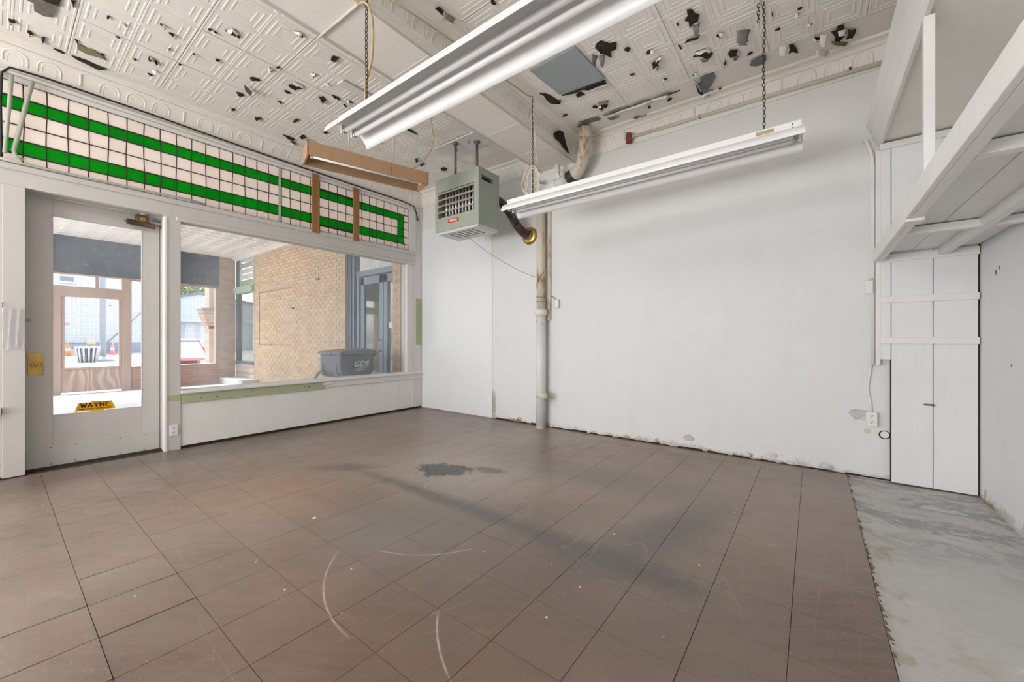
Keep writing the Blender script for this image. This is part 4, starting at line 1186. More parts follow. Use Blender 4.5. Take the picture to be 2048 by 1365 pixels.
for i, (r, h) in enumerate([(1.0, .0), (1.0, .006), (.86, .013), (.72, .011), (.45, .012), (.30, .018), (.12, .018)]):
    pass
n = 24
prof = [(1.0, 0), (1.0, .006), (.85, .013), (.7, .010), (.45, .011), (.32, .018), (.10, .017)]
v = [(-.163 + h, -4.237 + .034 * r * math.cos(2 * PI * k / n), .940 + .027 * r * math.sin(2 * PI * k / n)) for r, h in prof for k in range(n)]
f = [(i * n + k, i * n + (k + 1) % n, (i + 1) * n + (k + 1) % n, (i + 1) * n + k) for i in range(len(prof) - 1) for k in range(n)] + [tuple(range((len(prof) - 1) * n, len(prof) * n))]
obj('lock_cylinder', MB().add(v, f, True), M['brass'], lp)
st = dp('strike', 'paint_green', -.170, -.166, -4.296, -4.262, 1.318, 1.352, bevel=0)
# door closer
cb = obj('closer_body', MB().box(-.165, -.10, -3.590, -3.495, 2.345, 2.44), M['rustmetal'], d1, bevel=.008)
obj('cylinder', MB().tube([(-.118, -3.660, 2.352), (-.118, -3.652, 2.352), (-.118, -3.652, 2.352), (-.118, -3.455, 2.340), (-.118, -3.445, 2.340)], [.022, .030, .026, .026, .030], 14), M['rustmetal'], cb)
obj('spindle', MB().tube([(-.118, -3.675, 2.353), (-.118, -3.655, 2.352)], .007, 8), M['rustmetal'], cb)
obj('cover_plate', MB().box(-.101, -.096, -3.565, -3.52, 2.375, 2.41), M['brass'], cb, bevel=.002)
obj('closer_arm', MB().tube([(-.075, -3.79, 2.437), (-.075, -3.64, 2.452), (-.085, -3.545, 2.462), (-.10, -3.53, 2.458)], [.006, .008, .012, .012], 8), M['cable_grey'], d1)
obj('arm_pivot', MB().lathe([(.022, 0), (.026, .012), (.020, .03), (.012, .045)], (-.105, -3.535, 2.435), 'z', 12), M['cable_grey'], d1)
br = MB()
# cast bracket with an oval hole
ov = [(-3.432 + .036 * math.cos(2 * PI * k / 20), 2.405 + .018 * math.sin(2 * PI * k / 20)) for k in range(20)]
ou = []
for k in range(20):
    a = 2 * PI * k / 20
    y = -3.432 + .066 * max(-1, min(1, 1.5 * math.cos(a)))
    z = 2.402 + .048 * max(-1, min(1, 1.5 * math.sin(a)))
    if z < 2.39 and y < -3.40:
        z += .016
    if z < 2.39 and y > -3.38:
        z -= .03
    ou.append((y, z))
v = [(-.135, y, z) for y, z in ou] + [(-.135, y, z) for y, z in ov] + [(-.150, y, z) for y, z in ou] + [(-.150, y, z) for y, z in ov]
f = []
for k in range(20):
    j = (k + 1) % 20
    f += [(k, j, 20 + j, 20 + k), (40 + k, 60 + k, 60 + j, 40 + j), (k, 40 + k, 40 + j, j), (20 + k, 20 + j, 60 + j, 60 + k)]
obj('closer_bracket', br.add(v, f), M['can'], d1)
# sticker on the glass
sk = [(-4.004, .482), (-3.905, .480), (-3.885, .470), (-3.815, .470), (-3.80, .480), (-3.728, .482), (-3.755, .560), (-3.83, .560), (-3.84, .568), (-3.892, .568), (-3.90, .560), (-3.977, .560)]
so_ = obj('sticker', MB().prism(sk, lambda p, q, d: (d, p, q), -.1888, -.1880), M['yellow'], d1)


def letters(word, x0, y0, h, fn, depth, lw=.22, serif=True, gap=.14):
    """bold slab letters from bars; fn(u, v, d) -> 3D"""
    mb = MB()
    G = {'W': (1.15, [((.12, 1), (.34, 0)), ((.34, 0), (.58, .9)), ((.58, .9), (.82, 0)), ((.82, 0), (1.03, 1))], [(.0, 1, .30), (.9, 1, .26)]),
         'A': (1.0, [((.10, 0), (.48, 1)), ((.48, 1), (.86, 0)), ((.25, .32), (.72, .32))], [(-.04, 0, .28), (.72, 0, .28)]),
         'Y': (.95, [((.10, 1), (.47, .48)), ((.84, 1), (.47, .48)), ((.47, .5), (.47, 0))], [(-.02, 1, .28), (.72, 1, .26), (.32, 0, .30)]),
         'N': (.98, [((.16, 0), (.16, 1)), ((.16, 1), (.80, 0)), ((.80, 0), (.80, 1))], [(.02, 0, .28), (.0, 1, .22), (.68, 1, .26)]),
         'E': (.82, [((.16, 0), (.16, 1)), ((.16, .08), (.74, .08)), ((.16, .5), (.58, .5)), ((.16, .92), (.74, .92))], [(.02, 0, .2), (.02, 1, .2)])}
    cx = x0
    for ch in word:
        wd, bars, ser = G[ch]
        for (a, b) in bars:
            ax, ay, bx, by = a[0], a[1], b[0], b[1]
            dx, dy = bx - ax, by - ay
            L = math.hypot(dx, dy)
            tk = lw if abs(dy) > .3 else lw * .6
            nx, ny = -dy / L * tk / 2, dx / L * tk / 2
            q = [(ax + nx, ay + ny), (bx + nx, by + ny), (bx - nx, by - ny), (ax - nx, ay - ny)]
            mb.prism([(cx + u * h, y0 + min(1.0, max(0, vv)) * h) for u, vv in q], fn, 0, depth)
        for (u, vv, sw) in ser:
            vv2 = vv - .09 if vv > .5 else vv
            mb.prism([(cx + u * h, y0 + vv2 * h), (cx + (u + sw) * h, y0 + vv2 * h), (cx + (u + sw) * h, y0 + (vv2 + .09) * h), (cx + u * h, y0 + (vv2 + .09) * h)], fn, 0, depth)
        cx += (wd + gap) * h
    return mb


obj('lettering', letters('WAYNE', -3.968, .512, .040, lambda u, v, d: (-.1879 + d, u, v), .0006, gap=.02), M['ink'], so_)


def text_obj(name, s, size, m, parent, loc, rot, xs=1.0, bold=0.0, shear=0.0):
    c = bpy.data.curves.new('txt', 'FONT')
    c.body = s
    c.size = size
    c.align_x = 'CENTER'
    c.align_y = 'CENTER'
    c.extrude = .0004
    c.offset = bold
    c.shear = shear
    c.resolution_u = 3
    t = bpy.data.objects.new('txt', c)
    COL.objects.link(t)
    bpy.context.view_layer.update()
    me = bpy.data.meshes.new_from_object(t.evaluated_get(bpy.context.evaluated_depsgraph_get()))
    bpy.data.objects.remove(t)
    me.materials.clear()
    me.materials.append(m)
    o = bpy.data.objects.new(name, me)
    link(o, parent)
    b = BASE.get(parent.name, (0, 0, 0))
    o.location = (loc[0] - b[0], loc[1] - b[1], loc[2] - b[2])
    o.rotation_euler = rot
    o.scale = (xs, 1, 1)
    return o


text_obj('small_print', 'SUMP PUMPS \u2022 WATER PUMPS', .0165, M['ink'], so_, (-.1876, -3.866, .496), (PI / 2, 0, PI / 2), bold=.0006)


# ================================================================== CLOSET FRONT AND SHELVES (right)
d2 = thing('door_2', 'white painted plank closet front with cross battens', 'closet door', (6.06, -.04, 0), kind='structure')


def cp(name, m, *b, bevel=.002, par=None):
    return obj(name, MB().box(*b), M[m], par or d2, bevel=bevel)


cp('closet_void', 'dark', 5.853, XR, -.030, .0, 0, 2.72, bevel=0)
cp('frame_strip', 'paint_clean', 5.762, 5.792, -.045, 0, .95, 2.72)
cp('plank', 'boards', 5.792, 5.853, -.048, -.028, 1.0, 2.72)
cp('plank', 'boards', 5.857, 6.089, -.052, -.030, .006, 2.72)
cp('plank', 'boards', 6.094, 6.323, -.050, -.030, .004, 2.72)
for (z0, z1) in ((1.462, 1.512), (1.130, 1.180), (1.795, 1.855)):
    cp('batten', 'paint_clean', 5.788, 6.328, -.070, -.050, z0, z1)
cp('head_batten', 'paint_clean', 5.785, XR, -.072, 0, 2.715, 2.765)
obj('latch', MB().box(6.04, 6.095, -.062, -.050, .648, .660), M['rustmetal'], d2, bevel=.002)
obj('latch_pin', MB().tube([(6.088, -.075, .654), (6.088, -.05, .654)], .008, 8), M['rustmetal'], d2)

lf = thing('loft_platform', 'white overhead loft platform with moulded front edge, high on the right', 'loft', (6.03, -3, 2.765))
FP = [(5.706, 2.972), (5.706, 2.952), (5.722, 2.935), (5.722, 2.905), (5.742, 2.885), (5.742, 2.845), (5.765, 2.815), (5.775, 2.780), (5.785, 2.762), (5.805, 2.762), (5.805, 2.972)]
obj('moulded_fascia', MB().prism(FP, lambda p, q, d: (p, d, q), -6.5, -.004), M['paint_clean'], lf)
obj('soffit_board', MB().box(5.80, XR - .004, -6.5, -.004, 2.78, 2.972), M['paint_cream'], lf)

shf = thing('overhead_shelf', 'white plank overhead shelf hung along the right wall', 'shelf', (6.0, -3.0, 1.76))


def sp(name, *b, m='paint_clean', bevel=.003):
    return obj(name, MB().box(*b), M[m], shf, bevel=bevel)


sp('front_rail', 5.745, 5.765, -1.46, -.052, 1.800, 1.903)
sp('front_rail', 5.738, 5.760, -5.6, -1.46, 1.803, 1.912)
sp('rail_bearer', 5.765, 5.803, -1.46, -.052, 1.800, 1.865)
sp('rail_bearer', 5.760, 5.803, -5.6, -1.46, 1.803, 1.870)
sp('splice_block', 5.740, 5.815, -1.52, -1.42, 1.790, 1.885)
x = 5.803
for wd in (.17, .18, .175):
    sp('deck_board', x, min(XR - .002, x + wd - .003), -5.6, -.052, 1.868, 1.888)
    x += wd
sp('wall_bearer', 6.115, 6.165, -5.6, -.052, 1.812, 1.868)
for y in (-1.0, -2.33, -3.7, -5.0):
    sp('cross_joist', 5.812, XR - .004, y - .028, y + .028, 1.815, 1.862)
sp('hanger_post', 5.784, 5.824, -1.685, -1.645, 1.888, 2.760)

# ================================================================== UNIT HEATER
HX0, HX1, HY0, HY1, HZ0, HZ1 = 1.457, 2.21, -1.0, -.618, 2.507, 3.213
ht = thing('unit_heater', 'grey green metal unit heater hanging from the ceiling by two rods', 'heater', ((HX0 + HX1) / 2, -.81, HZ0))
gx0, gx1, gz0, gz1 = 1.515, 2.135, 2.715, 3.045
hb = MB()
# front sheet with the grille opening, the other five sides
fr_o = [(HX0, HZ0 + .03), (HX1, HZ0 + .03), (HX1, HZ1), (HX0, HZ1)]
fr_i = [(gx0, gz0), (gx1, gz0), (gx1, gz1), (gx0, gz1)]
v = [(a, HY0, b) for a, b in fr_o] + [(a, HY0, b) for a, b in fr_i] + [(a, HY0 + .11, b) for a, b in fr_i]
f = []
for k in range(4):
    j = (k + 1) % 4
    f += [(k, j, 4 + j, 4 + k), (4 + k, 4 + j, 8 + j, 8 + k)]
hb.add(v, f)
# right side with the slot
sl_o = [(HY0, HZ0 + .03), (HY1, HZ0 + .03), (HY1, HZ1), (HY0, HZ1)]
sl_i = [(-.945, 3.075), (-.735, 3.075), (-.735, 3.135), (-.945, 3.135)]
v = [(HX1, a, b) for a, b in sl_o] + [(HX1, a, b) for a, b in sl_i] + [(HX1 - .05, a, b) for a, b in sl_i]
f = []
for k in range(4):
    j = (k + 1) % 4
    f += [(k, j, 4 + j, 4 + k), (4 + k, 4 + j, 8 + j, 8 + k)]
hb.add(v, f)
hb.add([(HX0, HY0, HZ1), (HX1, HY0, HZ1), (HX1, HY1, HZ1), (HX0, HY1, HZ1)], [(0, 1, 2, 3)])
hb.add([(HX0, HY1, HZ0 + .03), (HX1, HY1, HZ0 + .03), (HX1, HY1, HZ1), (HX0, HY1, HZ1)], [(3, 2, 1, 0)])
hb.add([(HX0, HY0, HZ0 + .03), (HX0, HY1, HZ0 + .03), (HX0, HY1, HZ1), (HX0, HY0, HZ1)], [(3, 2, 1, 0)])
obj('casing', hb, M['heater'], ht, fixn=False)
for b in ((HX0 - .003, HX1 + .003, HY0 - .003, HY0 + .012, HZ1 - .012, HZ1 + .004), (HX1 - .012, HX1 + .003, HY0, HY1, HZ1 - .012, HZ1 + .004)):
    obj('top_flange', MB().box(*b), M['heater'], ht, bevel=.002)
obj('side_seam', MB().box(HX0 + .045, HX0 + .048, HY0 - .002, HY0, HZ0 + .03, HZ1 - .02), M['heater'], ht)
obj('side_seam', MB().box(HX1, HX1 + .002, HY1 - .035, HY1 - .031, HZ0 + .03, HZ1 - .02), M['heater'], ht)
obj('side_slot', MB().box(HX1 - .058, HX1 - .050, -.945, -.735, 3.075, 3.135), M['heater_dark'], ht)
obj('chamber', MB().box(gx0 - .01, gx1 + .01, HY0 + .11, HY0 + .12, gz0 - .01, gz1 + .01), M['heater_dark'], ht)
for k in range(10):
    x = gx0 + .065 + k * (gx1 - gx0 - .065) / 9.6
    obj('exchanger_tube', MB().tube([(x, HY0 + .085, gz0), (x, HY0 + .085, gz1)], .0165, 10), M['fin'], ht)
for k, z in enumerate((3.030, 2.950, 2.872, 2.793)):
    mb = MB()
    mb.add([(gx0, HY0 - .002, z - .017), (gx1, HY0 - .002, z - .017), (gx1, HY0 + .030, z + .012), (gx0, HY0 + .030, z + .012),
            (gx0, HY0 - .002, z + .004), (gx1, HY0 - .002, z + .004), (gx1, HY0 + .030, z + .015), (gx0, HY0 + .030, z + .015)],
           [(0, 3, 2, 1), (4, 5, 6, 7), (0, 1, 5, 4), (1, 2, 6, 5), (2, 3, 7, 6), (3, 0, 4, 7)])
    obj('louver', mb, M['louver'], ht)
bp = obj('base_pan', MB().prism([(HX0 + .01, HZ0 + .03), (HX1 - .005, HZ0 + .03), (HX1 - .03, HZ0), (HX0 + .05, HZ0)], lambda p, q, d: (p, d, q), HY0 + .005, HY1 - .005), M['heater_base'], ht)
for k in range(6):
    x = 1.66 + k * .078
    obj('vent_slot', MB().box(x, x + .016, -.95, -.72, HZ0 - .0012, HZ0 + .001), M['heater_dark'], bp)
bd = obj('badge', MB().prism([(1.705, 2.625), (1.875, 2.625), (1.890, 2.645), (1.875, 2.672), (1.705, 2.672), (1.690, 2.650)], lambda p, q, d: (p, d, q), HY0 - .003, HY0), M['red'], ht)
text_obj('badge_lettering', 'PEERLESS', .034, M['letter_white'], bd, (1.79, HY0 - .0035, 2.648), (PI / 2, 0, 0), bold=.0008, xs=.92)
for (x, y) in ((1.79, -.964), (2.03, -.829)):
    r = obj('hanger_rod', MB().tube([(x, y, HZ1), (x, y, 3.622)], .016, 10), M['pole_dark'], ht)
    obj('floor_flange', MB().lathe([(.018, -.03), (.022, -.02), (.042, -.008), (.042, 0)], (x, y, 3.622), 'z', 14), M['pole_dark'], r)
stt = obj('ceiling_strip', MB().box(1.47, 2.20, -1.02, -.70, 3.620, 3.634), M['paint'])
tag(stt, 'thin white board fixed to the ceiling above the unit heater', 'board')
for (x, y, l) in ((1.72, -.86, .035), (1.99, -.93, .05)):
    hk = MB()
    hk.tube([(x, y, 3.62), (x, y, 3.62 - l * .4)], .003, 6)
    hk.tube([(x + .012 * math.cos(a), y, 3.62 - l * .4 - .014 + .014 * math.sin(a)) for a in [PI / 2 + 2 * PI * k / 12 for k in range(12)]], .003, 6, closed=True)
    tag(obj('ceiling_hook', hk, M['rustmetal']), 'small rusty eye hook in the ceiling board, %s' % ('above the heater front' if l > .04 else 'nearer the window'), 'hook')

fl = thing('flue_pipe', 'dark blued steel flue pipe bending from the heater to the wall', 'flue pipe', (2.2, -.3, 2.5))
obj('upper_pipe', MB().tube([(2.04, -.613, 2.992), (2.07, -.55, 2.99), (2.11, -.47, 2.955), (2.145, -.40, 2.90), (2.21, -.245, 2.69)], .055, 16), M['flue'], fl)
cor = []
cr = []
P0 = [(2.208, -.25, 2.697), (2.224, -.205, 2.65), (2.238, -.145, 2.613), (2.245, -.085, 2.595), (2.25, -.05, 2.59)]
for i in range(len(P0) - 1):
    for k in range(4):
        a = k / 4
        cor.append(tuple(P0[i][c] * (1 - a) + P0[i + 1][c] * a for c in range(3)))
cor.append(P0[-1])
obj('corrugated_elbow', MB().tube(cor, [.061 if k % 2 else .055 for k in range(len(cor))], 16), M['flue_corr'], fl)
obj('wall_stub', MB().tube([(2.25, -.075, 2.59), (2.255, .0, 2.588)], .055, 16), M['steel'], fl)
obj('wall_collar', MB().lathe([(.058, -.028), (.075, -.026), (.118, -.012), (.120, 0)], (2.255, 0, 2.588), 'y', 28), M['brass'], fl)
tag(obj('thin_wire', MB().tube([(1.80, -.80, 2.505), (1.84, -.74, 2.46), (1.93, -.55, 2.33), (2.05, -.3, 2.20), (2.2, -.08, 2.08), (2.32, -.02, 2.02), (2.42, -.008, 2.004)], .0022, 5), M['lead']), 'thin wire sagging from the heater to the wall', 'wire')

# ================================================================== DRAIN STACK
dr = thing('drain_stack', 'white and rust stained cast iron drain pipe standing against the wall', 'pipe', (2.50, -.10, 0))
px, py = 2.497, -.092
obj('lower_pipe', MB().tube([(px, py, 0), (px, py, 1.50)], .066, 20), M['pipe_white'], dr)
obj('hub', MB().lathe([(.068, 0), (.084, .012), (.084, .06), (.078, .075), (.066, .085)], (px, py, 1.475), 'z', 20), M['pipe_white'], dr)
obj('upper_pipe', MB().tube([(px, py, 1.54), (px, py, 3.02)], .058, 20), M['pipe_rust'], dr)
obj('side_strip', MB().box(2.555, 2.60, -.035, .0, 1.42, 2.95), M['pipe_rust'], dr, bevel=.004)
co = obj('cleanout_branch', MB().tube([(px, py, .435), (px + .07, py - .06, .432), (px + .105, py - .085, .432)], [.05, .046, .046], 14), M['pipe_white'], dr)
obj('cleanout_plug', MB().tube([(px + .100, py - .082, .432), (px + .122, py - .098, .432), (px + .124, py - .1, .432), (px + .134, py - .108, .432)], [.052, .052, .02, .02], 12), M['pipe_rust'], co)
obj('cleanout_clamp', MB().tube([(px, py, .40), (px, py, .47)], .075, 16), M['pipe_rust'], dr)
obj('foot_collar', MB().tube([(px, py, 0), (px, py, .012)], .074, 18), M['pipe_rust'], dr)
for z in (1.66, 1.72):
    obj('wire_tie', MB().tube([(px + .064 * math.cos(a), py + .064 * math.sin(a), z + .006 * math.sin(2 * a)) for a in [2 * PI * k / 18 for k in range(18)]], .003, 5, closed=True), M['flue_corr'], dr)
obj('loose_wire', MB().tube([(px - .05, py - .05, 1.82), (px - .02, py - .075, 1.90), (px + .04, py - .07, 2.0), (px + .07, py - .03, 2.05)], .003, 5), M['flue_corr'], dr)
obj('top_tee', MB().lathe([(.060, 0), (.078, .01), (.080, .09), (.078, .17), (.074, .20)], (px, py, 2.99), 'z', 20), M['pipe_white'], dr)
obj('tee_plug', MB().tube([(px - .03, py - .02, 3.19), (px - .05, py - .05, 3.215), (px - .055, py - .055, 3.22)], [.066, .072, .03], 16), M['pipe_rust'], dr)
obj('branch_pipe', MB().tube([(px + .04, py - .02, 3.105), (2.72, -.125, 3.125), (2.93, -.135, 3.165)], [.070, .066, .066], 18), M['pipe_white'], dr)
obj('branch_hub', MB().tube([(2.69, -.123, 3.12), (2.70, -.124, 3.122), (2.76, -.128, 3.133), (2.77, -.128, 3.135)], [.066, .074, .074, .066], 18), M['pipe_white'], dr)
obj('rubber_coupling', MB().tube([(2.92, -.135, 3.162), (2.93, -.136, 3.165), (3.01, -.145, 3.188), (3.02, -.147, 3.192)], [.070, .080, .080, .072], 18), M['rubber'], dr)
obj('coupling_band', MB().tube([(2.935, -.136, 3.166), (2.952, -.138, 3.171)], .083, 18), M['rustmetal'], dr)
obj('swept_elbow', MB().tube([(3.00, -.145, 3.186), (3.05, -.150, 3.205), (3.10, -.165, 3.24), (3.14, -.185, 3.29), (3.17, -.21, 3.35), (3.195, -.235, 3.42), (3.215, -.26, 3.50), (3.235, -.285, 3.56)], [.076, .082, .074, .070, .068, .066, .066, .066], 18), M['pipe_rust'], dr)
obj('ceiling_hub', MB().tube([(3.226, -.272, 3.53), (3.23, -.277, 3.545), (3.236, -.285, 3.575), (3.244, -.295, 3.60), (3.255, -.31, 3.642)], [.068, .084, .084, .066, .064], 18), M['pipe_rust'], dr)
sm = obj('small_vent', MB().tube([(2.80, -.13, 3.17), (2.80, -.13, 3.20), (2.79, -.15, 3.23), (2.785, -.16, 3.26), (2.785, -.16, 3.30)], [.03, .028, .028, .028, .028], 12), M['pipe_white'], dr)
obj('small_vent_cap', MB().lathe([(.030, 0), (.040, .008), (.040, .04), (.032, .05), (.030, .085), (.02, .10)], (2.785, -.16, 3.27), 'z', 14), M['pipe_white'], sm)

# ================================================================== CEILING LAMPS
def strip_lamp(name, label, loc, rot, L):
    o = thing(name, label, 'ceiling lamp', loc, group='long fluorescent strip lamps')
    o.rotation_euler = rot
    obj('channel', MB().box(0, L, -.060, .060, 0, .062), M['white_metal'], o, bevel=.004, local=True)
    for s in (1, -1):
        prof = [(.045, .002), (.075, .002), (.105, -.010), (.130, -.030), (.148, -.055), (.158, -.082), (.162, -.080), (.153, -.052), (.135, -.025), (.108, -.004), (.078, .008), (.045, .008)]
        mb = MB().profile([(a * s, b) for a, b in prof + prof[:1]], lambda p, q, t: (t, p, q), [-.012, L + .012], True)
        n = len(prof)
        for t in (-.012, L + .012):
            mb.add([(t, a * s, b) for a, b in prof], [tuple(range(n))])
        obj('reflector_wing', mb, M['white_metal'], o, local=True)
        t_ = obj('tube', MB().tube([(.03, s * .038, -.036), (L - .03, s * .038, -.036)], .0185, 14), M['tube'], o, local=True)
        for x in (.02, L - .05):
            obj('tube_cap', MB().tube([(x, s * .038, -.036), (x + .03, s * .038, -.036)], .0192, 12), M['steel'], t_, local=True)
        for x in (.0, L - .022):
            sk = MB().box(x, x + .020, s * .038 - .016, s * .038 + .016, -.052, .002)
            obj('lamp_holder', sk, M['plate_white'], o, bevel=.003, local=True)
    obj('end_plate', MB().box(-.003, .0, -.061, .061, .0, .063), M['white_metal'], o, local=True)
    obj('end_plate', MB().box(L, L + .003, -.061, .061, .0, .063), M['white_metal'], o, local=True)
    return o


strip_lamp('fluorescent_lamp', 'long white fluorescent lamp overhead crossing the top of the view', (2.765, -2.972, 2.632), (0, 0, 0), 2.44)
lc = strip_lamp('fluorescent_lamp', 'long white fluorescent lamp hanging on chains before the plaster wall', (2.83, -1.187, 2.548), (0, -.0315, .0637), 2.46)
obj('maker_label', MB().box(2.19, 2.30, -.0605, -.0601, .022, .050), M['cord_tan'], lc, local=True)
for z in (.012, .028, .044):
    obj('knockout', MB().lathe([(.004, -.0005), (.004, 0)], (.02, -.0602, z), 'y', 8), M['dark'], lc, local=True)
for z in (.020, .042):
    obj('knockout', MB().lathe([(.005, -.0005), (.005, 0)], (2.41, -.0602, z), 'y', 8), M['dark'], lc, local=True)

# brown wooden light box
bx = thing('wooden_light_box', 'brown wooden box lamp with a single white tube near the transom', 'ceiling lamp', (1.683, -2.104, 2.87), math.radians(73.6))
L, Wd, Hh = 1.20, .28, .130
for (n_, b) in (('front_board', (-L / 2, L / 2, -Wd / 2, -Wd / 2 + .014, 0, Hh)), ('back_board', (-L / 2, L / 2, Wd / 2 - .014, Wd / 2, 0, Hh)),
               ('end_board', (-L / 2, -L / 2 + .016, -Wd / 2, Wd / 2, 0, Hh)), ('end_board', (L / 2 - .016, L / 2, -Wd / 2, Wd / 2, 0, Hh))):
    obj(n_, MB().box(*b), M['boxwood'], bx, bevel=.002, local=True)
obj('inner_tray', MB().box(-L / 2 + .016, L / 2 - .016, -Wd / 2 + .014, Wd / 2 - .014, Hh - .012, Hh - .004), M['boxwood_in'], bx, local=True)
obj('white_tray', MB().box(-L / 2 + .03, L / 2 - .05, -.118, -.035, .040, Hh - .012), M['white_metal'], bx, bevel=.004, local=True)
tb = obj('tube', MB().tube([(-L / 2 + .05, -.078, .021), (L / 2 - .075, -.078, .021)], .019, 14), M['tube'], bx, local=True)
for x in (-L / 2 + .035, L / 2 - .085):
    obj('lamp_holder', MB().box(x, x + .02, -.095, -.060, .002, .045), M['plate_white'], bx, bevel=.002, local=True)
obj('board_joint', MB().box(.18, .183, -Wd / 2 - .001, -Wd / 2, 0, Hh), M['rustmetal'], bx, local=True)
for (x, r) in ((-.20, .006), (.25, .005)):
    obj('hanger_rod', MB().tube([(x, 0, Hh - .01), (x, 0, 3.64 - 2.87)], r, 8), M['cord_cream'], bx, local=True)
tag(obj('ceiling_strip', MB().box(1.70, 1.80, -2.46, -1.9, 3.618, 3.634), M['paint']), 'thin white board on the ceiling above the wooden light box', 'board')
tag(obj('tan_wire', MB().tube([(1.80, -1.72, 3.01), (1.83, -1.65, 3.06), (1.88, -1.55, 3.16), (1.93, -1.48, 3.3), (1.95, -1.47, 3.42), (1.95, -1.5, 3.64)], .006, 6), M['cord_tan']), 'tan wire looping from the wooden light box to the ceiling', 'wire')

# chains
lk = MB().tube([(.0085 * math.cos(a), 0, .0175 * math.sin(a) * (1.0 if abs(math.sin(a)) < .99 else 1)) for a in [2 * PI * k / 12 for k in range(12)]], .0027, 6, closed=True).mesh('chain_link', M['chain'])


def chain(label, x, y, z0, z1):
    c = thing('hanging_chain', label, 'chain', (x, y, z0), group='lamp chains')
    n = int((z1 - z0) / .0285)
    for k in range(n + 1):
        piece('chain_link', lk, c, (x + .002 * math.sin(k * .3), y, z0 + .014 + k * (z1 - z0 - .014) / n), (0, 0, (PI / 2 if k % 2 else 0) + .3))
    return c


chain('rusty chain holding the left end of the overhead fluorescent lamp', 2.992, -2.97, 2.69, 3.62)
chain('rusty chain holding the right end of the overhead fluorescent lamp', 4.95, -2.97, 2.69, 3.63)
chain('rusty chain with cream cord at the lamp end beside the drain pipe', 3.097, -1.170, 2.612, 3.60)
chain('rusty chain with loose tail at the right end of the wall lamp', 5.062, -1.040, 2.676, 3.635)
c2 = MB()
tl = thing('chain_tail', 'short loose tail of chain beside the lamp chain on the ceiling', 'chain', (5.035, -1.055, 3.50))
for k in range(5):
    piece('chain_link', lk, tl, (5.030, -1.06, 3.62 - k * .028), (0, 0, (PI / 2 if k % 2 else 0)))

tag(obj('tan_cable', MB().tube([(2.93, -2.992, 3.405), (2.99, -2.985, 3.395), (3.022, -2.975, 3.36), (3.04, -2.96, 3.28), (3.045, -2.955, 3.16), (3.03, -2.955, 3.02), (2.985, -2.955, 2.92), (2.962, -2.96, 2.86), (2.975, -2.965, 2.78), (2.95, -2.96, 2.69)], .0085, 8), M['cord_tan']), 'tan flat cord twisting down the left lamp chain', 'cord')
tag(obj('cord_raceway', MB().tube([(2.433, -3.008, 3.404), (2.90, -2.993, 3.404), (2.935, -2.992, 3.403)], .009, 8), M['cord_cream']), 'cream cord run across the underside of the ceiling beam', 'cord')
tag(obj('tan_cable', MB().tube([(3.035, -2.99, 3.47), (3.06, -2.6, 3.51), (3.07, -2.3, 3.53), (3.075, -1.9, 3.55), (3.10, -1.25, 3.585), (3.115, -1.19, 3.60)], .006, 6), M['cord_tan']), 'thin tan cord running along the beam cornice', 'cord')
cw = thing('white_cable', 'cream electric cord hanging in coils at the wall lamp end', 'cord', (3.08, -1.17, 2.61))
obj('drop', MB().tube([(3.11, -1.172, 3.60), (3.115, -1.175, 3.4), (3.14, -1.18, 3.15), (3.15, -1.18, 2.98), (3.145, -1.175, 2.93)], .0075, 6), M['cord_cream'], cw)
obj('drop', MB().tube([(3.09, -1.168, 3.60), (3.086, -1.166, 3.3), (3.092, -1.168, 3.0), (3.085, -1.168, 2.75), (3.08, -1.165, 2.63)], .0065, 6), M['cord_cream'], cw)
for (cx_, cz_, rx, rz, ph) in ((3.07, 2.77, .095, .15, .0), (3.085, 2.76, .075, .13, .5), (3.075, 2.78, .105, .14, 1.0), (3.10, 2.79, .07, .12, .2)):
    a0 = -1.3 + ph * .2
    pts = [(cx_ + rx * math.cos(a0 + a), -1.172 + .015 * math.sin(2 * a + ph), max(2.618, cz_ + rz * math.sin(a0 + a))) for a in [k * (5.6) / 26 for k in range(27)]]
    obj('coil', MB().tube(pts, .0058, 6), M['cord_cream'], cw)

# ================================================================== CABLES AND FITTINGS
tag(obj('black_cable', MB().tube([(.03, -4.426, 2.646), (.03, -4.432, 3.14), (.045, -4.425, 3.36), (.058, -4.385, 3.418), (.058, -4.166, 3.430), (.058, -3.5, 3.428), (.058, -3.1, 3.42), (.058, -2.617, 3.412), (.055, -2.04, 3.408), (.055, -1.34, 3.408), (.055, -.47, 3.41), (.05, -.208, 3.385), (.03, -.145, 3.30), (.02, -.10, 3.18)], .0085, 8), M['cable_black']), 'black cable clipped along the top of the leaded transom', 'cable')
tag(obj('grey_cable', MB().tube([(.075, -4.375, 3.36), (.060, -4.385, 3.15), (.055, -4.40, 2.9), (.055, -4.41, 2.70)], .013, 8), M['cable_grey']), 'grey green cable hanging straight at the transom left end', 'cable')
tag(obj('grey_cable', MB().tube([(.075, -4.265, 3.36), (.055, -4.29, 3.22), (.045, -4.33, 2.95), (.045, -4.365, 2.74), (.045, -4.355, 2.695), (.045, -4.31, 2.682)], .015, 8), M['cable_grey']), 'grey green cable slanting across the first transom panes', 'cable')
tag(obj('grey_cable', MB().tube([(.042, -4.45, 2.655), (.042, -4.3, 2.648), (.042, -4.0, 2.648), (.042, -3.5, 2.652), (.045, -3.2, 2.66), (.042, -3.05, 2.65)], .011, 8), M['cable_grey']), 'grey green cable lying along the transom sill above the door', 'cable')
tag(obj('white_cable', MB().tube([(.008, -.07, 3.33), (.007, -.06, 3.2), (.007, -.075, 3.0), (.007, -.055, 2.75), (.007, -.068, 2.6)], .005, 6), M['cord_cream']), 'thin painted wire running down the corner post', 'wire')

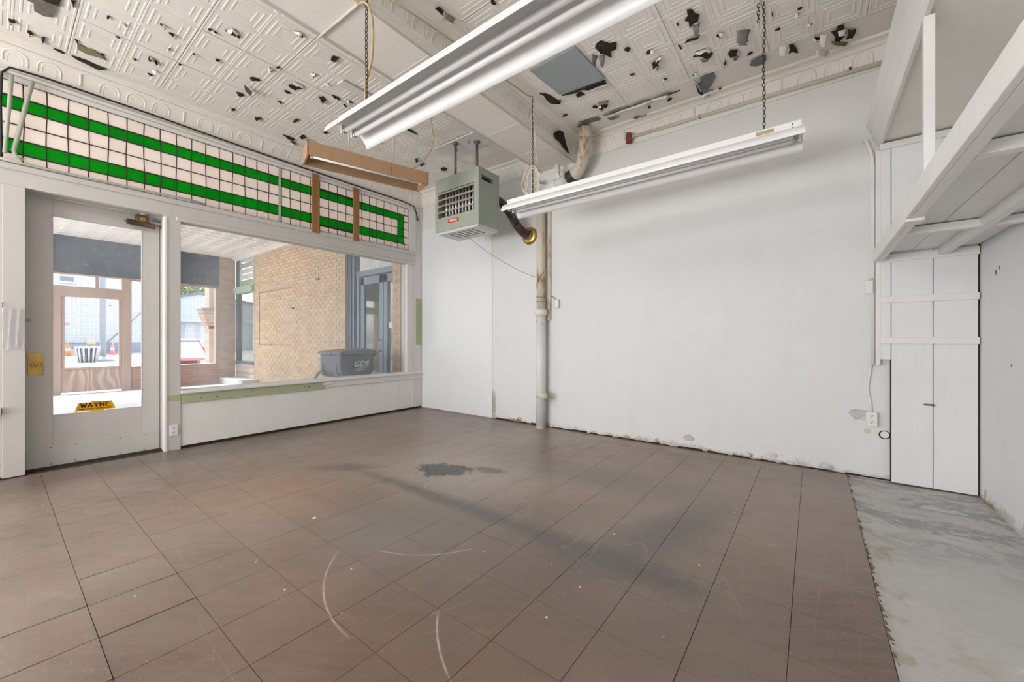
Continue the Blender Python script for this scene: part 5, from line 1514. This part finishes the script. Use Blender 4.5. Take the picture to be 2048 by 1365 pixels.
cdt = thing('wall_conduit', 'cream painted conduit pipe running along the plaster wall under the cornice', 'conduit', (4.7, -.03, 3.44))
obj('pipe', MB().tube([(3.73, -.052, 3.478), (4.3, -.052, 3.468), (5.1, -.050, 3.455), (XR, -.050, 3.428)], .017, 10), M['conduit'], cdt)
for x in (4.42, 5.6):
    obj('clamp', MB().tube([(x, -.068, 3.450), (x, -.052, 3.484), (x, -.01, 3.440)], .007, 6), M['rustmetal'], cdt)
obj('end_fitting', MB().tube([(3.715, -.052, 3.455), (3.725, -.052, 3.505)], .02, 10), M['pipe_rust'], cdt)
rb = thing('rusty_bracket', 'rusty red iron bracket on the wall above the lamp', 'bracket', (3.68, -.02, 3.44))
obj('plate', MB().prism([(3.64, 3.415), (3.705, 3.405), (3.715, 3.47), (3.70, 3.515), (3.655, 3.525), (3.645, 3.47)], lambda p, q, d: (p, d - .02 * (q > 3.5), q), -.080, -.050), M['rust_red'], rb, bevel=.003)
for k in range(6):
    a = random.uniform(0, PI)
    obj('rust_shred', MB().tube([(3.69, -.075, 3.50), (3.69 + .03 * math.cos(a), -.092, 3.51 + .025 * math.sin(a))], [.006, .001], 5), M['rust_red'], rb)

cv = thing('riser_conduit', 'white painted conduit riser with junction box beside the closet', 'conduit', (5.745, -.02, .93))
obj('pipe', MB().tube([(5.748, -.020, .95), (5.748, -.020, 2.62), (5.742, -.022, 2.70), (5.722, -.024, 2.78), (5.705, -.024, 2.83), (5.69, -.01, 2.84)], .013, 10), M['paint_clean'], cv)
obj('junction_box', MB().box(5.695, 5.748, -.045, 0, 1.545, 1.655), M['paint_clean'], cv, bevel=.003)
obj('box_lid', MB().box(5.697, 5.746, -.049, -.045, 1.548, 1.640), M['paint_clean'], cv, bevel=.002)
obj('rust_spot', MB().box(5.722, 5.744, -.048, -.01, 1.655, 1.672), M['pipe_rust'], cv, bevel=.003)
tag(obj('painted_cable', MB().tube([(5.742, -.015, .97), (5.725, -.012, .85), (5.715, -.012, .74), (5.735, -.012, .62), (5.738, -.012, .55)], .008, 6), M['paint_clean']), 'painted over cable running down to the wall outlet', 'cable')


def outlet(label, c, nrm, w_=.07, h_=.115, depth=.008, mt='plate_white', slots=True):
    o = thing('wall_outlet', label, 'outlet', c)
    ax = 0 if nrm[1] else 1

    def P(u, v, d):
        return (c[0] + u, c[1] + nrm[1] * d, c[2] + v) if ax == 0 else (c[0] + nrm[0] * d, c[1] + u, c[2] + v)

    def bxx(name, u0, u1, v0, v1, d0, d1, m, par, bev=0):
        a, b = P(u0, v0, d0), P(u1, v1, d1)
        return obj(name, MB().box(min(a[0], b[0]), max(a[0], b[0]), min(a[1], b[1]), max(a[1], b[1]), a[2], b[2]), M[m], par, bevel=bev)
    bxx('box', -w_ / 2, w_ / 2, -h_ / 2, h_ / 2, 0, depth, mt, o, .002)
    for s in (-1, 1):
        fc = bxx('socket_face', -.017, .017, s * h_ * .21 - .014, s * h_ * .21 + .014, depth, depth + .003, mt, o, .003)
        if slots:
            for u in (-.007, .007):
                bxx('slot', u - .0015, u + .0015, s * h_ * .21 - .001, s * h_ * .21 + .009, depth + .003, depth + .0036, 'ink', fc)
            bxx('ground_hole', -.0025, .0025, s * h_ * .21 - .010, s * h_ * .21 - .005, depth + .003, depth + .0036, 'ink', fc)
    return o


outlet('white double outlet low on the post between door and window', (.012, -3.322, .212), (1, 0))
outlet('white surface mounted double outlet on the plaster wall beside the closet', (5.738, 0, .500), (0, -1), depth=.042, mt='paint_clean')
sw = thing('wall_thermostat', 'small cream switch box on the wall beside the drain pipe', 'switch', (2.70, 0, 1.575))
obj('box', MB().box(2.670, 2.728, -.032, 0, 1.575, 1.685), simple('cream_plastic', (.70, .68, .60), .5, coord='obj'), sw, bevel=.004)
obj('cover', MB().box(2.676, 2.722, -.037, -.032, 1.585, 1.675), M['plate_white'], sw, bevel=.002)
obj('lead_wire', MB().tube([(2.675, -.02, 1.685), (2.65, -.02, 1.72), (2.60, -.03, 1.735)], .003, 5), M['flue_corr'], sw)
for (x, z, r, lb) in ((5.715, .392, .020, 'small round painted over plug hole under the wall outlet'), (5.690, .492, .016, 'small broken plug hole left of the wall outlet')):
    tag(obj('plug_hole', MB().lathe([(r, -.004), (r * 1.1, -.002), (r * 1.1, 0)], (x, 0, z), 'y', 16), M['mortar']), lb, 'plug hole')
ph = thing('round_wall_plug', 'round white plug with dark rim at the closet edge', 'plug', (5.822, -.002, .37))
obj('rim', MB().lathe([(.034, -.004), (.036, -.001), (.036, 0)], (5.820, -.002, .373), 'y', 20), M['dark'], ph)
obj('cap', MB().lathe([(.024, -.010), (.029, -.007), (.029, -.002)], (5.822, -.002, .375), 'y', 20), M['paint_clean'], ph)

# clear bag hung on the pilaster
v, f = [], []
nu, nv = 14, 12
for a in range(nv + 1):
    for b in range(nu + 1):
        u, t = b / nu, a / nv
        wv = .010 * math.sin(u * 17 + t * 2) + .006 * math.sin(u * 31 + t * 7)
        v.append((.022 + wv + .006 * t, -4.424 + .112 * u, 1.425 - .335 * t - (.02 * math.sin(u * 9) if a == nv else 0)))
for a in range(nv):
    for b in range(nu):
        i = a * (nu + 1) + b
        f.append((i, i + 1, i + nu + 2, i + nu + 1))
bg = thing('plastic_bag', 'clear crumpled plastic bag pinned to the white pilaster left of the door', 'bag', (.02, -4.37, 1.09))
obj('sheet', MB().add(v, f, True), M['plastic'], bg)
obj('hook', MB().tube([(.012, -4.424, 1.465), (.035, -4.424, 1.46), (.042, -4.424, 1.445), (.034, -4.424, 1.432)], .004, 6), M['steel'], bg)

# crumbs of plaster and paint on the floor
cr_ = MB()
for k in range(150):
    if k < 45:
        x, y = random.uniform(1.7, 5.5), -abs(random.gauss(0, .09)) - .01
    elif k < 60:
        x, y = random.uniform(1.5, 1.9), random.uniform(-.35, -.05)
    else:
        x, y = random.uniform(.4, 5.4), random.uniform(-4.3, -.2)
    s = random.uniform(.002, .006) if k != 70 else .014
    cr_.add([(x - s, y - s * .7, .0005), (x + s, y - s, .0005), (x + s * .8, y + s, .0005), (x - s, y + s * .8, .0005), (x + s * .1, y, s * .9)], [(0, 1, 4), (1, 2, 4), (2, 3, 4), (3, 0, 4), (3, 2, 1, 0)])
tag(obj('floor_crumbs', cr_, M['crumb']), 'scattered crumbs of plaster and paint on the tile floor', 'debris', kind='stuff')


# ================================================================== PASSAGE OUTSIDE
pf = obj('porch_floor', MB().box(-8.3, -.16, -14, .4, -.2, -.03), M['porch_floor'])
tag(pf, 'pale concrete floor of the covered passage outside', 'floor', kind='structure')
pc = obj('porch_ceiling', MB().box(-8.0, -.16, -6.6, .3, 3.455, 3.62), M['porch_tin'])
tag(pc, 'white pressed tin ceiling of the covered passage', 'ceiling', kind='structure')
BASE[pc.name] = (0, 0, 0)
pm_p = tin_panel(.607, .607, 2, 2, rel=1.1).mesh('porch_tin_panel', M['porch_tin'], fixn=False)
for i in range(12):
    for j in range(8):
        piece('tin_panel', pm_p, pc, (-7.6 + .61 * i, -.50 - .61 * (j + 1), 3.452))
obj('crown_moulding', MB().prism([(-.325, 3.36), (-.345, 3.36), (-.36, 3.39), (-.43, 3.43), (-.50, 3.44), (-.50, 3.456), (-.325, 3.456)], lambda p, q, d: (d, p, q), -7.6, -.2), M['porch_tin'], pc)

# brick side wall: nearest bricks one by one, the rest as one part
bw = obj('wall_porch', MB().box(-6.32, -1.90, -.306, -.10, -.1, 3.46), M['mortar'])
tag(bw, 'buff brick side wall of the covered passage', 'wall', kind='structure')
bp_ = obj('pier_porch', MB().box(-.392, -.16, -.306, -.10, -.1, 3.46), M['mortar'])
tag(bp_, 'narrow buff brick pier right of the blue doors', 'pier', kind='structure')
BW, BH, BG = .200, .064, .010


def brick_mesh(wd):
    return MB().box(-wd / 2, wd / 2, -.014, .0, -BH / 2, BH / 2).mesh('brick', M['brick'])


bm_full = brick_mesh(BW)
bm_half = brick_mesh((BW - BG) / 2)
cells = []
rows = int(3.46 / (BH + BG))
for r in range(rows):
    z = .0 + (r + .5) * (BH + BG) - .03
    for (xa, xb, wall) in ((-6.32, -1.895, bw), (-.388, -.165, bp_)):
        x = xb
        first = True
        while x > xa + .05:
            wd = (BW - BG) / 2 if (first and r % 2) else BW
            wd2 = min(wd, x - xa)
            cells.append((x - wd2 / 2, z, wd2, wall))
            x -= wd2 + BG
            first = False
cells.sort(key=lambda c: (-(c[3] is bp_), c[1] < .55, -c[0]))
rest = MB()
rc = []
cnt = 0
special = {}
for (x, z, wd, wall) in cells:
    if (wall is bp_) or (cnt < 290 and z > .55):
        if abs(wd - BW) < .001:
            me = bm_full
        elif abs(wd - (BW - BG) / 2) < .001:
            me = bm_half
        else:
            me = special.setdefault(round(wd, 3), brick_mesh(wd))
        piece('brick', me, wall, (x, -.306 + random.uniform(-.001, .001), z))
        if wall is not bp_:
            cnt += 1
    else:
        rest.box(x - wd / 2, x + wd / 2, -.320 + random.uniform(-.002, .002), -.306, z - BH / 2, z + BH / 2)
        rc.append(random.random())
ro = obj('brick_field', rest, M['brick'], bw)
ro['kind'] = 'stuff'
at = ro.data.attributes.new('rnd', 'FLOAT', 'FACE')
at.data.foreach_set('value', [c for c in rc for _ in range(6)])
# marks where a sign hung
for b in ((-5.98, -5.955, -.326, -.32, 1.04, 2.36), (-5.95, -4.2, -.326, -.32, 1.03, 1.045), (-5.95, -4.2, -.324, -.32, 2.36, 2.372), (-3.0, -2.88, -.345, -.32, 2.42, 2.46), (-4.15, -4.03, -.335, -.32, 1.86, 1.90)):
    obj('iron_remnant', MB().box(*b), M['rustmetal'], bw)

# blue double door
d3 = thing('door_3', 'blue grey glazed double door in the passage wall', 'door', (-1.1, -.2, 0), kind='structure')


def ep(name, m, *b, par=None):
    return obj(name, MB().box(*b), M[m], par or d3, bevel=.004)


ep('outer_jamb', 'blue_dark', -1.895, -1.76, -.27, -.12, -.03, 3.46)
ep('jamb', 'blue_frame', -1.76, -1.70, -.25, -.12, -.03, 3.46)
ep('sidelight_panel', 'blue_dark', -1.70, -1.60, -.18, -.14, -.03, 3.46)
ep('jamb', 'blue_frame', -1.60, -1.53, -.25, -.12, -.03, 2.40)
ep('transom_bar', 'blue_frame', -1.62, -.30, -.25, -.12, 2.36, 2.46)
for k in range(4):
    ep('transom_panel', 'ext_panel', -1.58 + k * .33, -1.58 + k * .33 + .322, -.19, -.17, 2.47, 2.80)
    ep('transom_panel', 'ext_panel', -1.58 + k * .33, -1.58 + k * .33 + .322, -.19, -.17, 2.81, 3.46)
for (x0, x1) in ((-1.515, -.80), (-.785, -.07)):
    lf_ = ep('door_leaf', 'blue_frame', x0, x0 + .11, -.22, -.17, 0, 2.34)
    obj('stile', MB().box(x1 - .11, x1, -.22, -.17, 0, 2.34), M['blue_frame'], lf_)
    obj('rail', MB().box(x0, x1, -.22, -.17, 2.20, 2.34), M['blue_frame'], lf_)
    obj('rail', MB().box(x0, x1, -.22, -.17, 0, .28), M['blue_frame'], lf_)
    obj('pane', MB().box(x0 + .10, x1 - .10, -.198, -.192, .27, 2.21), M['glass_ext'], lf_)
    obj('pull_handle', MB().tube([(x1 - .06, -.22, .95), (x1 - .06, -.27, .97), (x1 - .06, -.27, 1.15), (x1 - .06, -.22, 1.17)], .01, 8), M['steel'], lf_)
tag(obj('neighbour_room', MB().box(-2.6, .0, 1.2, 1.25, -.1, 3.6).box(-2.6, -.0, -.09, 1.25, 3.5, 3.6).box(-2.65, -2.6, -.09, 1.25, -.1, 3.6).box(-2.6, 0, -.09, 1.25, -.15, -.05), M['ext_cream']), 'cream interior wall seen through the blue door glass', 'wall', kind='structure')
obj('notice', MB().lathe([(.06, -.002), (.06, 0)], (-.60, -.2, 1.42), 'y', 20), M['plate_white'], d3)

# narrow far window with its own leaded top
w4 = thing('window_4', 'narrow far window with leaded top and pale green sill in the passage', 'window', (-6.9, -.3, .5), kind='structure')


def np_(name, m, *b):
    return obj(name, MB().box(*b), M[m], w4)


np_('brick_base', 'brick_pier', -7.60, -6.32, -.32, -.12, -.03, .50)
np_('sill', 'blue_dark', -7.60, -6.32, -.34, -.12, .50, .57)
np_('pane', 'glass_ext', -7.52, -6.36, -.26, -.25, .57, 2.44)
np_('green_rail', 'ext_green', -7.60, -6.30, -.38, -.20, 2.44, 2.62)
np_('side_frame', 'blue_dark', -7.60, -7.50, -.32, -.2, .57, 3.46)
np_('side_frame', 'ext_green', -6.40, -6.32, -.32, -.2, .57, 3.46)
np_('back_panel', 'ext_green', -7.6, -6.32, .2, .25, 0, 3.46)
np_('top_cover', 'ext_green', -7.6, -6.32, -.2, .25, 3.46, 3.5)
for c in range(9):
    for r in range(5):
        gr = r in (0, 3)
        np_('lead_pane', 'ext_green' if gr else 'ext_panel', -7.47 + c * .12, -7.47 + c * .12 + .108, -.27, -.26, 2.66 + r * .158, 2.66 + r * .158 + .146)
st_ = obj('stone_step', MB().box(-7.6, -6.0, -.70, -.325, -.03, .13), M['porch_floor'], bevel=.01)
tag(st_, 'low pale stone step at the foot of the far pier', 'step', kind='structure')

# outer end of the passage
ppr = obj('brick_pier', MB().box(-8.05, -7.6, -.70, -.325, -.1, 3.46), M['brick_pier'])
tag(ppr, 'brown brick pier at the street end of the passage', 'pier', kind='structure')
dw = obj('dwarf_wall', MB().box(-7.9, -7.6, -2.46, -.70, -.1, .52), M['brick_low'])
tag(dw, 'low red brick dwarf wall under the wire screen', 'wall', kind='structure')
pr2 = obj('brick_pier', MB().box(-8.05, -7.6, -5.2, -4.75, -.1, 3.46), M['brick_pier'])
tag(pr2, 'brown brick pier left of the wooden screen gate', 'pier', kind='structure')
sd = thing('canvas_shade', 'dark blue grey canvas shade across the top of the street opening', 'shade', (-7.62, -2.7, 2.6))
obj('cloth', MB().box(-7.66, -7.62, -4.75, -.70, 2.62, 3.444), M['shade'], sd)
obj('bottom_batten', MB().box(-7.67, -7.60, -4.75, -.70, 2.59, 2.62), M['frame_wood'], sd)

fs_ = thing('screen_gate', 'weathered wooden screen frame with plywood base and wire mesh', 'screen', (-7.6, -2.6, -.03))


def fp(name, *b, m='frame_wood', bev=.006):
    return obj(name, MB().box(*b), M[m], fs_, bevel=bev)


fp('post', -7.68, -7.58, -2.63, -2.465, -.03, 2.588)
fp('post', -7.68, -7.58, -3.70, -3.575, -.03, 2.12)
fp('post', -7.68, -7.58, -4.75, -4.60, -.03, 2.588)
fp('head_rail', -7.69, -7.57, -4.75, -2.465, 2.105, 2.34)
fp('mullion', -7.66, -7.60, -3.06, -3.00, 2.34, 2.588)
fp('mid_rail', -7.67, -7.59, -3.575, -2.63, .50, .55)
fp('inner_stop', -7.65, -7.60, -3.575, -3.52, .55, 2.105)
fp('inner_stop', -7.65, -7.60, -2.68, -2.63, .55, 2.105)
fp('plywood_panel', -7.64, -7.615, -3.575, -2.63, .0, .50, m='plywood')
fp('plywood_panel', -7.64, -7.615, -4.60, -3.70, .0, .50, m='plywood')
fp('top_strip', -7.66, -7.60, -2.465, -.70, 2.565, 2.586)
fp('side_strip', -7.66, -7.60, -.79, -.70, .52, 2.586)
wm = MB()
y = -4.55
while y < -.75:
    wm.box(-7.632, -7.629, y - .0015, y + .0015, .52, 2.586)
    y += .075
z = .58
while z < 2.58:
    wm.box(-7.632, -7.629, -4.6, -.75, z - .0015, z + .0015)
    z += .075
obj('wire_mesh', wm, M['wire'], fs_)['kind'] = 'stuff'

# ---- wheeled trash cart
tc = thing('trash_cart', 'blue grey wheeled trash cart with white letters outside the display window', 'trash cart', (-.70, -1.0, -.03))
X0, X1, Y0, Y1 = -.99, -.36, -1.27, -.70
bt = .10
v = [(X0 + bt, Y0 + bt * .6, .0), (X1 - bt * .6, Y0 + bt * .6, .0), (X1 - bt * .6, Y1 - bt, .0), (X0 + bt, Y1 - bt, .0),
     (X0 + .04, Y0 + .02, .62), (X1 - .01, Y0 + .02, .62), (X1 - .01, Y1 - .03, .62), (X0 + .04, Y1 - .03, .62),
     (X0, Y0, .66), (X1, Y0, .66), (X1, Y1, .66), (X0, Y1, .66), (X0, Y0, .94), (X1, Y0, .94), (X1, Y1, .94), (X0, Y1, .94)]
f = [(3, 2, 1, 0)] + [(a * 4 + k, a * 4 + (k + 1) % 4, a * 4 + 4 + (k + 1) % 4, a * 4 + 4 + k) for a in range(3) for k in range(4)] + [(12, 13, 14, 15)]
bd_ = obj('body', MB().add(v, f), M['bin'], tc, bevel=.02)
lid = MB()
lv = [(X0 - .03, Y0 - .03, .935), (X1 + .03, Y0 - .03, .935), (X1 + .03, Y1 + .03, .935), (X0 - .03, Y1 + .03, .935),
      (X0 - .03, Y0 - .03, .965), (X1 + .03, Y0 - .03, .965), (X1 + .03, Y1 + .03, .985), (X0 - .03, Y1 + .03, .985),
      (X0 + .08, Y0 + .10, 1.0), (X1 - .08, Y0 + .10, 1.0), (X1 - .08, Y1 - .06, 1.025), (X0 + .08, Y1 - .06, 1.025)]
lid.add(lv, [(3, 2, 1, 0)] + [(a * 4 + k, a * 4 + (k + 1) % 4, a * 4 + 4 + (k + 1) % 4, a * 4 + 4 + k) for a in range(2) for k in range(4)] + [(8, 9, 10, 11)])
obj('lid', lid, M['bin_lid'], tc, bevel=.012)
obj('lid_grip', MB().box(X0 + .16, X1 - .22, Y0 - .045, Y0 - .02, .93, .955), M['bin_lid'], tc, bevel=.006)
obj('handle', MB().tube([(X0 + .05, Y1 + .02, .90), (X0 + .05, Y1 + .10, .93), (X1 - .05, Y1 + .10, .93), (X1 - .05, Y1 + .02, .90)], .016, 10), M['bin'], tc)
for x in (X0 + .06, X1 - .10):
    obj('wheel', MB().lathe([(.02, 0), (.115, .005), (.12, .02), (.12, .045), (.115, .06), (.02, .065)], (x - .03, Y1 - .06, .09), 'x', 20), M['tyre'], tc)
for k in range(3):
    x = X0 + .20 + k * .12
    obj('rib', MB().box(x, x + .015, Y0 - .008, Y0 + .06, .58, .68), M['bin'], tc)
for x in (X0 + .10, X1 - .13):
    obj('gusset', MB().prism([(x - .03, .60), (x + .05, .60), (x + .01, .78)], lambda p, q, d: (p, d, q), Y0 - .010, Y0 + .03), M['bin'], tc)
obj('lift_bar', MB().box(X0 + .10, X1 - .10, Y0 - .02, Y0 + .01, .555, .58), M['steel'], tc)
text_obj('lettering', 'GDS', .125, M['letter_white'], tc, (X1 + .0035, -.93, .775), (PI / 2, 0, PI / 2), bold=.003, shear=.25, xs=1.05)
obj('underline', MB().tube([(X1 + .003, -1.035, .700), (X1 + .003, -.95, .708), (X1 + .003, -.83, .716)], .005, 6), M['letter_white'], tc)
obj('underline', MB().tube([(X1 + .003, -1.03, .682), (X1 + .003, -.93, .678), (X1 + .003, -.85, .690)], .004, 6), M['letter_white'], tc)
rg = [(X1 + .002, -.93 + .135 * math.cos(a), .755 + .095 * math.sin(a)) for a in [2 * PI * k / 28 for k in range(28)]]
obj('oval_mark', MB().tube(rg, .0025, 5, closed=True), M['bin_lid'], tc)
tag(obj('leaning_bar', MB().tube([(-1.05, -1.52, .30), (-.92, -1.30, .66)], .022, 8), M['can']), 'grey metal bar leaning against the trash cart', 'bar')

# ================================================================== STREET
lot = obj('parking_lot', MB().box(-22, -8.3, -40, 60, -.6, -.38), M['sidewalk'])
tag(lot, 'pale parking strip just outside the passage', 'pavement', kind='structure')
sw_ = obj('sidewalk', MB().box(-34, -22, -40, 60, -.6, -.13), M['sidewalk'])
tag(sw_, 'sunlit pale pavement beyond the passage', 'pavement', kind='structure')
rd = obj('street', MB().box(-140, -34, -90, 140, -.3, -.14), M['street'])
tag(rd, 'grey street surface in front of the white brick building', 'street', kind='structure')
bA = thing('brick_building', 'tall white painted brick building with peeling patches across the street', 'building', (-49, -2, -.13))
obj('facade', MB().box(-56, -49, -30, 6.9, -.13, 15), M['white_brick'], bA)
wv_ = obj('window', MB().box(-49.05, -48.95, -.75, .05, 6.5, 6.95), M['car_glass'], bA)
obj('window_ledge', MB().box(-49.1, -48.85, -.9, .2, 6.35, 6.5), M['siding'], bA)
obj('base_band', MB().box(-49.1, -48.95, -30, 6.9, -.13, .9), M['pole'], bA)
obj('cable', MB().tube([(-48.7, 2.2, .9), (-48.7, 3.6, 2.6), (-48.7, 5.6, 5.2)], .05, 6), M['pole'], bA)
bB = thing('metal_building', 'low white metal building with shallow gable and dark roof edge', 'building', (-56, 11, -.13))
gp = [(7.2, -.13), (16.0, -.13), (16.0, 5.6), (10.3, 6.5), (7.2, 5.7)]
obj('gable_wall', MB().prism(gp, lambda p, q, d: (d, p, q), -62, -52), M['siding'], bB)
obj('roof_edge', MB().prism([(7.0, 5.65), (10.3, 6.48), (16.2, 5.55), (16.2, 5.85), (10.3, 6.8), (7.0, 5.95)], lambda p, q, d: (d, p, q), -62.2, -51.8), M['roof_trim'], bB)
obj('awning', MB().prism([(-52, 3.9), (-50.8, 3.35), (-50.8, 3.2), (-52, 3.6)], lambda p, q, d: (p, d, q), 7.2, 16), M['siding'], bB)
for k in range(6):
    obj('door_panel', MB().box(-52.06, -51.98, 7.5 + k * 1.4, 8.4 + k * 1.4, -.13, 3.1), M['car_glass' if k % 3 == 0 else 'ext_panel'], bB)
# street tree behind
tr = thing('street_tree', 'leafy tree rising behind the white metal building', 'tree', (-76, 15, -.13))
obj('trunk', MB().tube([(-76, 15, -.2), (-76, 15.2, 4), (-75.6, 15, 7)], [.5, .35, .2], 8), M['bark'], tr)
lv_ = MB()
for k in range(2600):
    a, b, r = random.uniform(0, 2 * PI), random.uniform(-1, 1), random.random() ** .4
    q = math.sqrt(1 - b * b)
    c = Vector((-76 + 4 * r * q * math.cos(a), 14.5 + 5 * r * q * math.sin(a), 8.6 + 2.6 * r * b))
    u = Vector((random.gauss(0, 1), random.gauss(0, 1), random.gauss(0, 1))).normalized() * .28
    w_ = Vector((random.gauss(0, 1), random.gauss(0, 1), random.gauss(0, 1))).normalized() * .22
    lv_.add([c - u, c + w_, c + u, c - w_], [(0, 1, 2, 3)])
obj('foliage', lv_, M['leaf'], tr, fixn=False)['kind'] = 'stuff'


def cone(label, x, y, s, m):
    o = thing('traffic_cone', label, 'traffic cone', (x, y, -.13), group='traffic cones')
    obj('base', MB().box(x - .22 * s, x + .22 * s, y - .22 * s, y + .22 * s, -.13, -.09), M[m], o)
    obj('body', MB().lathe([(.17 * s, 0), (.11 * s, .38 * s), (.06 * s, .72 * s), (.03 * s, .92 * s)], (x, y, -.09), 'z', 16), M[m], o)
    obj('collar', MB().lathe([(.127 * s, 0), (.103 * s, .17 * s)], (x, y, -.09 + .32 * s), 'z', 16), M['cone_white'], o)


cone('orange traffic cone left of the street litter bin', -42.0, -.85, 1.15, 'cone')
cone('pinkish orange traffic cone right of the lamp post', -43.0, 1.82, 1.15, 'cone_pink')
lb_ = thing('litter_bin', 'grey slatted street litter bin by the lamp post', 'litter bin', (-27.3, -1.2, -.13))
cx_, cy_ = -27.3, -1.22
obj('liner', MB().lathe([(.34, 0), (.44, .85)], (cx_, cy_, -.10), 'z', 18), M['tyre'], lb_)
for k in range(14):
    a = 2 * PI * k / 14
    obj('slat', MB().tube([(cx_ + .36 * math.cos(a), cy_ + .36 * math.sin(a), -.12), (cx_ + .47 * math.cos(a), cy_ + .47 * math.sin(a), .80)], .05, 6), M['can'], lb_)
obj('rim', MB().tube([(cx_ + .48 * math.cos(a), cy_ + .48 * math.sin(a), .74) for a in [2 * PI * k / 20 for k in range(20)]], .035, 6, closed=True), M['cone_white'], lb_)
lpz = thing('lamp_post', 'grey steel lamp post on the far pavement', 'lamp post', (-28.7, -.45, -.13))
obj('foot', MB().lathe([(.55, 0), (.55, .12), (.30, .16), (.22, .3)], (-28.7, -.45, -.13), 'z', 16), M['pole'], lpz)
obj('shaft', MB().tube([(-28.7, -.45, 0), (-28.7, -.45, 9)], [.155, .12], 12), M['pole'], lpz)
obj('arm', MB().tube([(-28.7, -.45, 8.8), (-28.2, -.6, 9.3), (-27.2, -.9, 9.4)], .06, 8), M['pole'], lpz)
dh = thing('dirt_heap', 'brown heap of dug earth by the white brick building', 'dirt', (-44.5, -1.2, -.13))
hp = MB()
v, f = [], []
for a in range(6):
    for b in range(20):
        r = 1 - a / 5.5
        v.append((-44.5 + 1.2 * r * math.cos(2 * PI * b / 20) * random.uniform(.85, 1.1), -1.2 + 1.3 * r * math.sin(2 * PI * b / 20) * random.uniform(.85, 1.1), -.14 + 1.25 * (1 - r ** 1.5) * random.uniform(.8, 1.1)))
for a in range(5):
    for b in range(20):
        f.append((a * 20 + b, a * 20 + (b + 1) % 20, a * 20 + 20 + (b + 1) % 20, a * 20 + 20 + b))
f.append(tuple(100 + b for b in range(20)))
obj('earth', hp.add(v, f), M['dirt'], dh)
tl_ = thing('flat_trailer', 'dark low trailer parked against the white brick building', 'trailer', (-47.7, 0, -.13))
obj('bed', MB().box(-48.4, -47.0, -2.6, 2.0, .35, .75), M['pole'], tl_, bevel=.03)
obj('load', MB().box(-48.2, -47.2, .7, 1.3, .75, 1.15), M['yellow_machine'], tl_, bevel=.05)
for y in (-1.8, -1.0, 1.5):
    obj('wheel', MB().lathe([(.1, 0), (.38, .02), (.40, .1), (.38, .2), (.1, .22)], (-47.1, y, .27), 'x', 16), M['tyre'], tl_)


def car(label, x, y, rz):
    c = thing('parked_car', label, 'car', (x, y, -.38), rz)
    W2 = .90
    low = [(-2.2, .28), (2.15, .28), (2.25, .45), (2.22, .78), (2.05, .92), (1.0, 1.02), (-1.4, 1.02), (-2.15, .96), (-2.25, .6)]
    obj('body', MB().prism(low, lambda p, q, d: (p, d, q), -W2, W2), M['car_red'], c, bevel=.06, local=True)
    cab = MB()
    cab.add([(-1.9, -.86, 1.0), (1.05, -.86, 1.0), (1.05, .86, 1.0), (-1.9, .86, 1.0), (-1.5, -.68, 1.52), (.25, -.68, 1.52), (.25, .68, 1.52), (-1.5, .68, 1.52)],
            [(3, 2, 1, 0), (4, 5, 6, 7), (0, 1, 5, 4), (1, 2, 6, 5), (2, 3, 7, 6), (3, 0, 4, 7)])
    obj('glasshouse', cab, M['car_glass'], c, local=True)
    obj('roof', MB().box(-1.52, .30, -.70, .70, 1.50, 1.58), M['car_glare'], c, bevel=.03, local=True)
    for s in (-1, 1):
        obj('pillar', MB().tube([(1.05, s * .85, 1.0), (.25, s * .68, 1.53)], .045, 6), M['car_red'], c, local=True)
        obj('headlight', MB().box(2.18, 2.27, s * .68 - .16, s * .68 + .16, .62, .78), M['chrome'], c, bevel=.02, local=True)
        obj('head_rest', MB().lathe([(.05, -.06), (.13, -.05), (.13, .05), (.05, .06)], (.35, s * .36, 1.25), 'x', 12), M['tyre'], c, local=True)
        for x_ in (-1.4, 1.4):
            obj('wheel', MB().lathe([(.08, -.10), (.30, -.10), (.33, -.06), (.33, .06), (.30, .10), (.08, .10)], (x_, s * .82, .33), 'y', 18), M['tyre'], c, local=True)
    obj('grille', MB().box(2.2, 2.275, -.46, .46, .58, .80), M['tyre'], c, bevel=.01, local=True)
    obj('bumper', MB().box(2.15, 2.30, -.88, .88, .36, .52), M['chrome'], c, bevel=.03, local=True)


car('red car with glare-whitened roof parked nose towards the passage', -14.5, -.12, -.16)
# corbelled brick pier just outside the wire screen
cbp = thing('corbel_pier', 'brown brick pier with stepped corbel outside the wire screen', 'pier', (-9.6, -.2, -.13))
obj('shaft', MB().box(-9.9, -9.5, -.42, .2, -.13, 3.4), M['brick_pier'], cbp)
for k in range(6):
    obj('corbel_course', MB().box(-9.9 - .01 * k, -9.5 + .02 * k, -.42 - .03 * (k + 1), .2, 1.50 + .095 * k, 1.50 + .095 * (k + 1)), M['brick_pier'], cbp)
obj('corbel_cap', MB().box(-9.95, -9.36, -.64, .2, 2.07, 2.13), M['pole'], cbp)
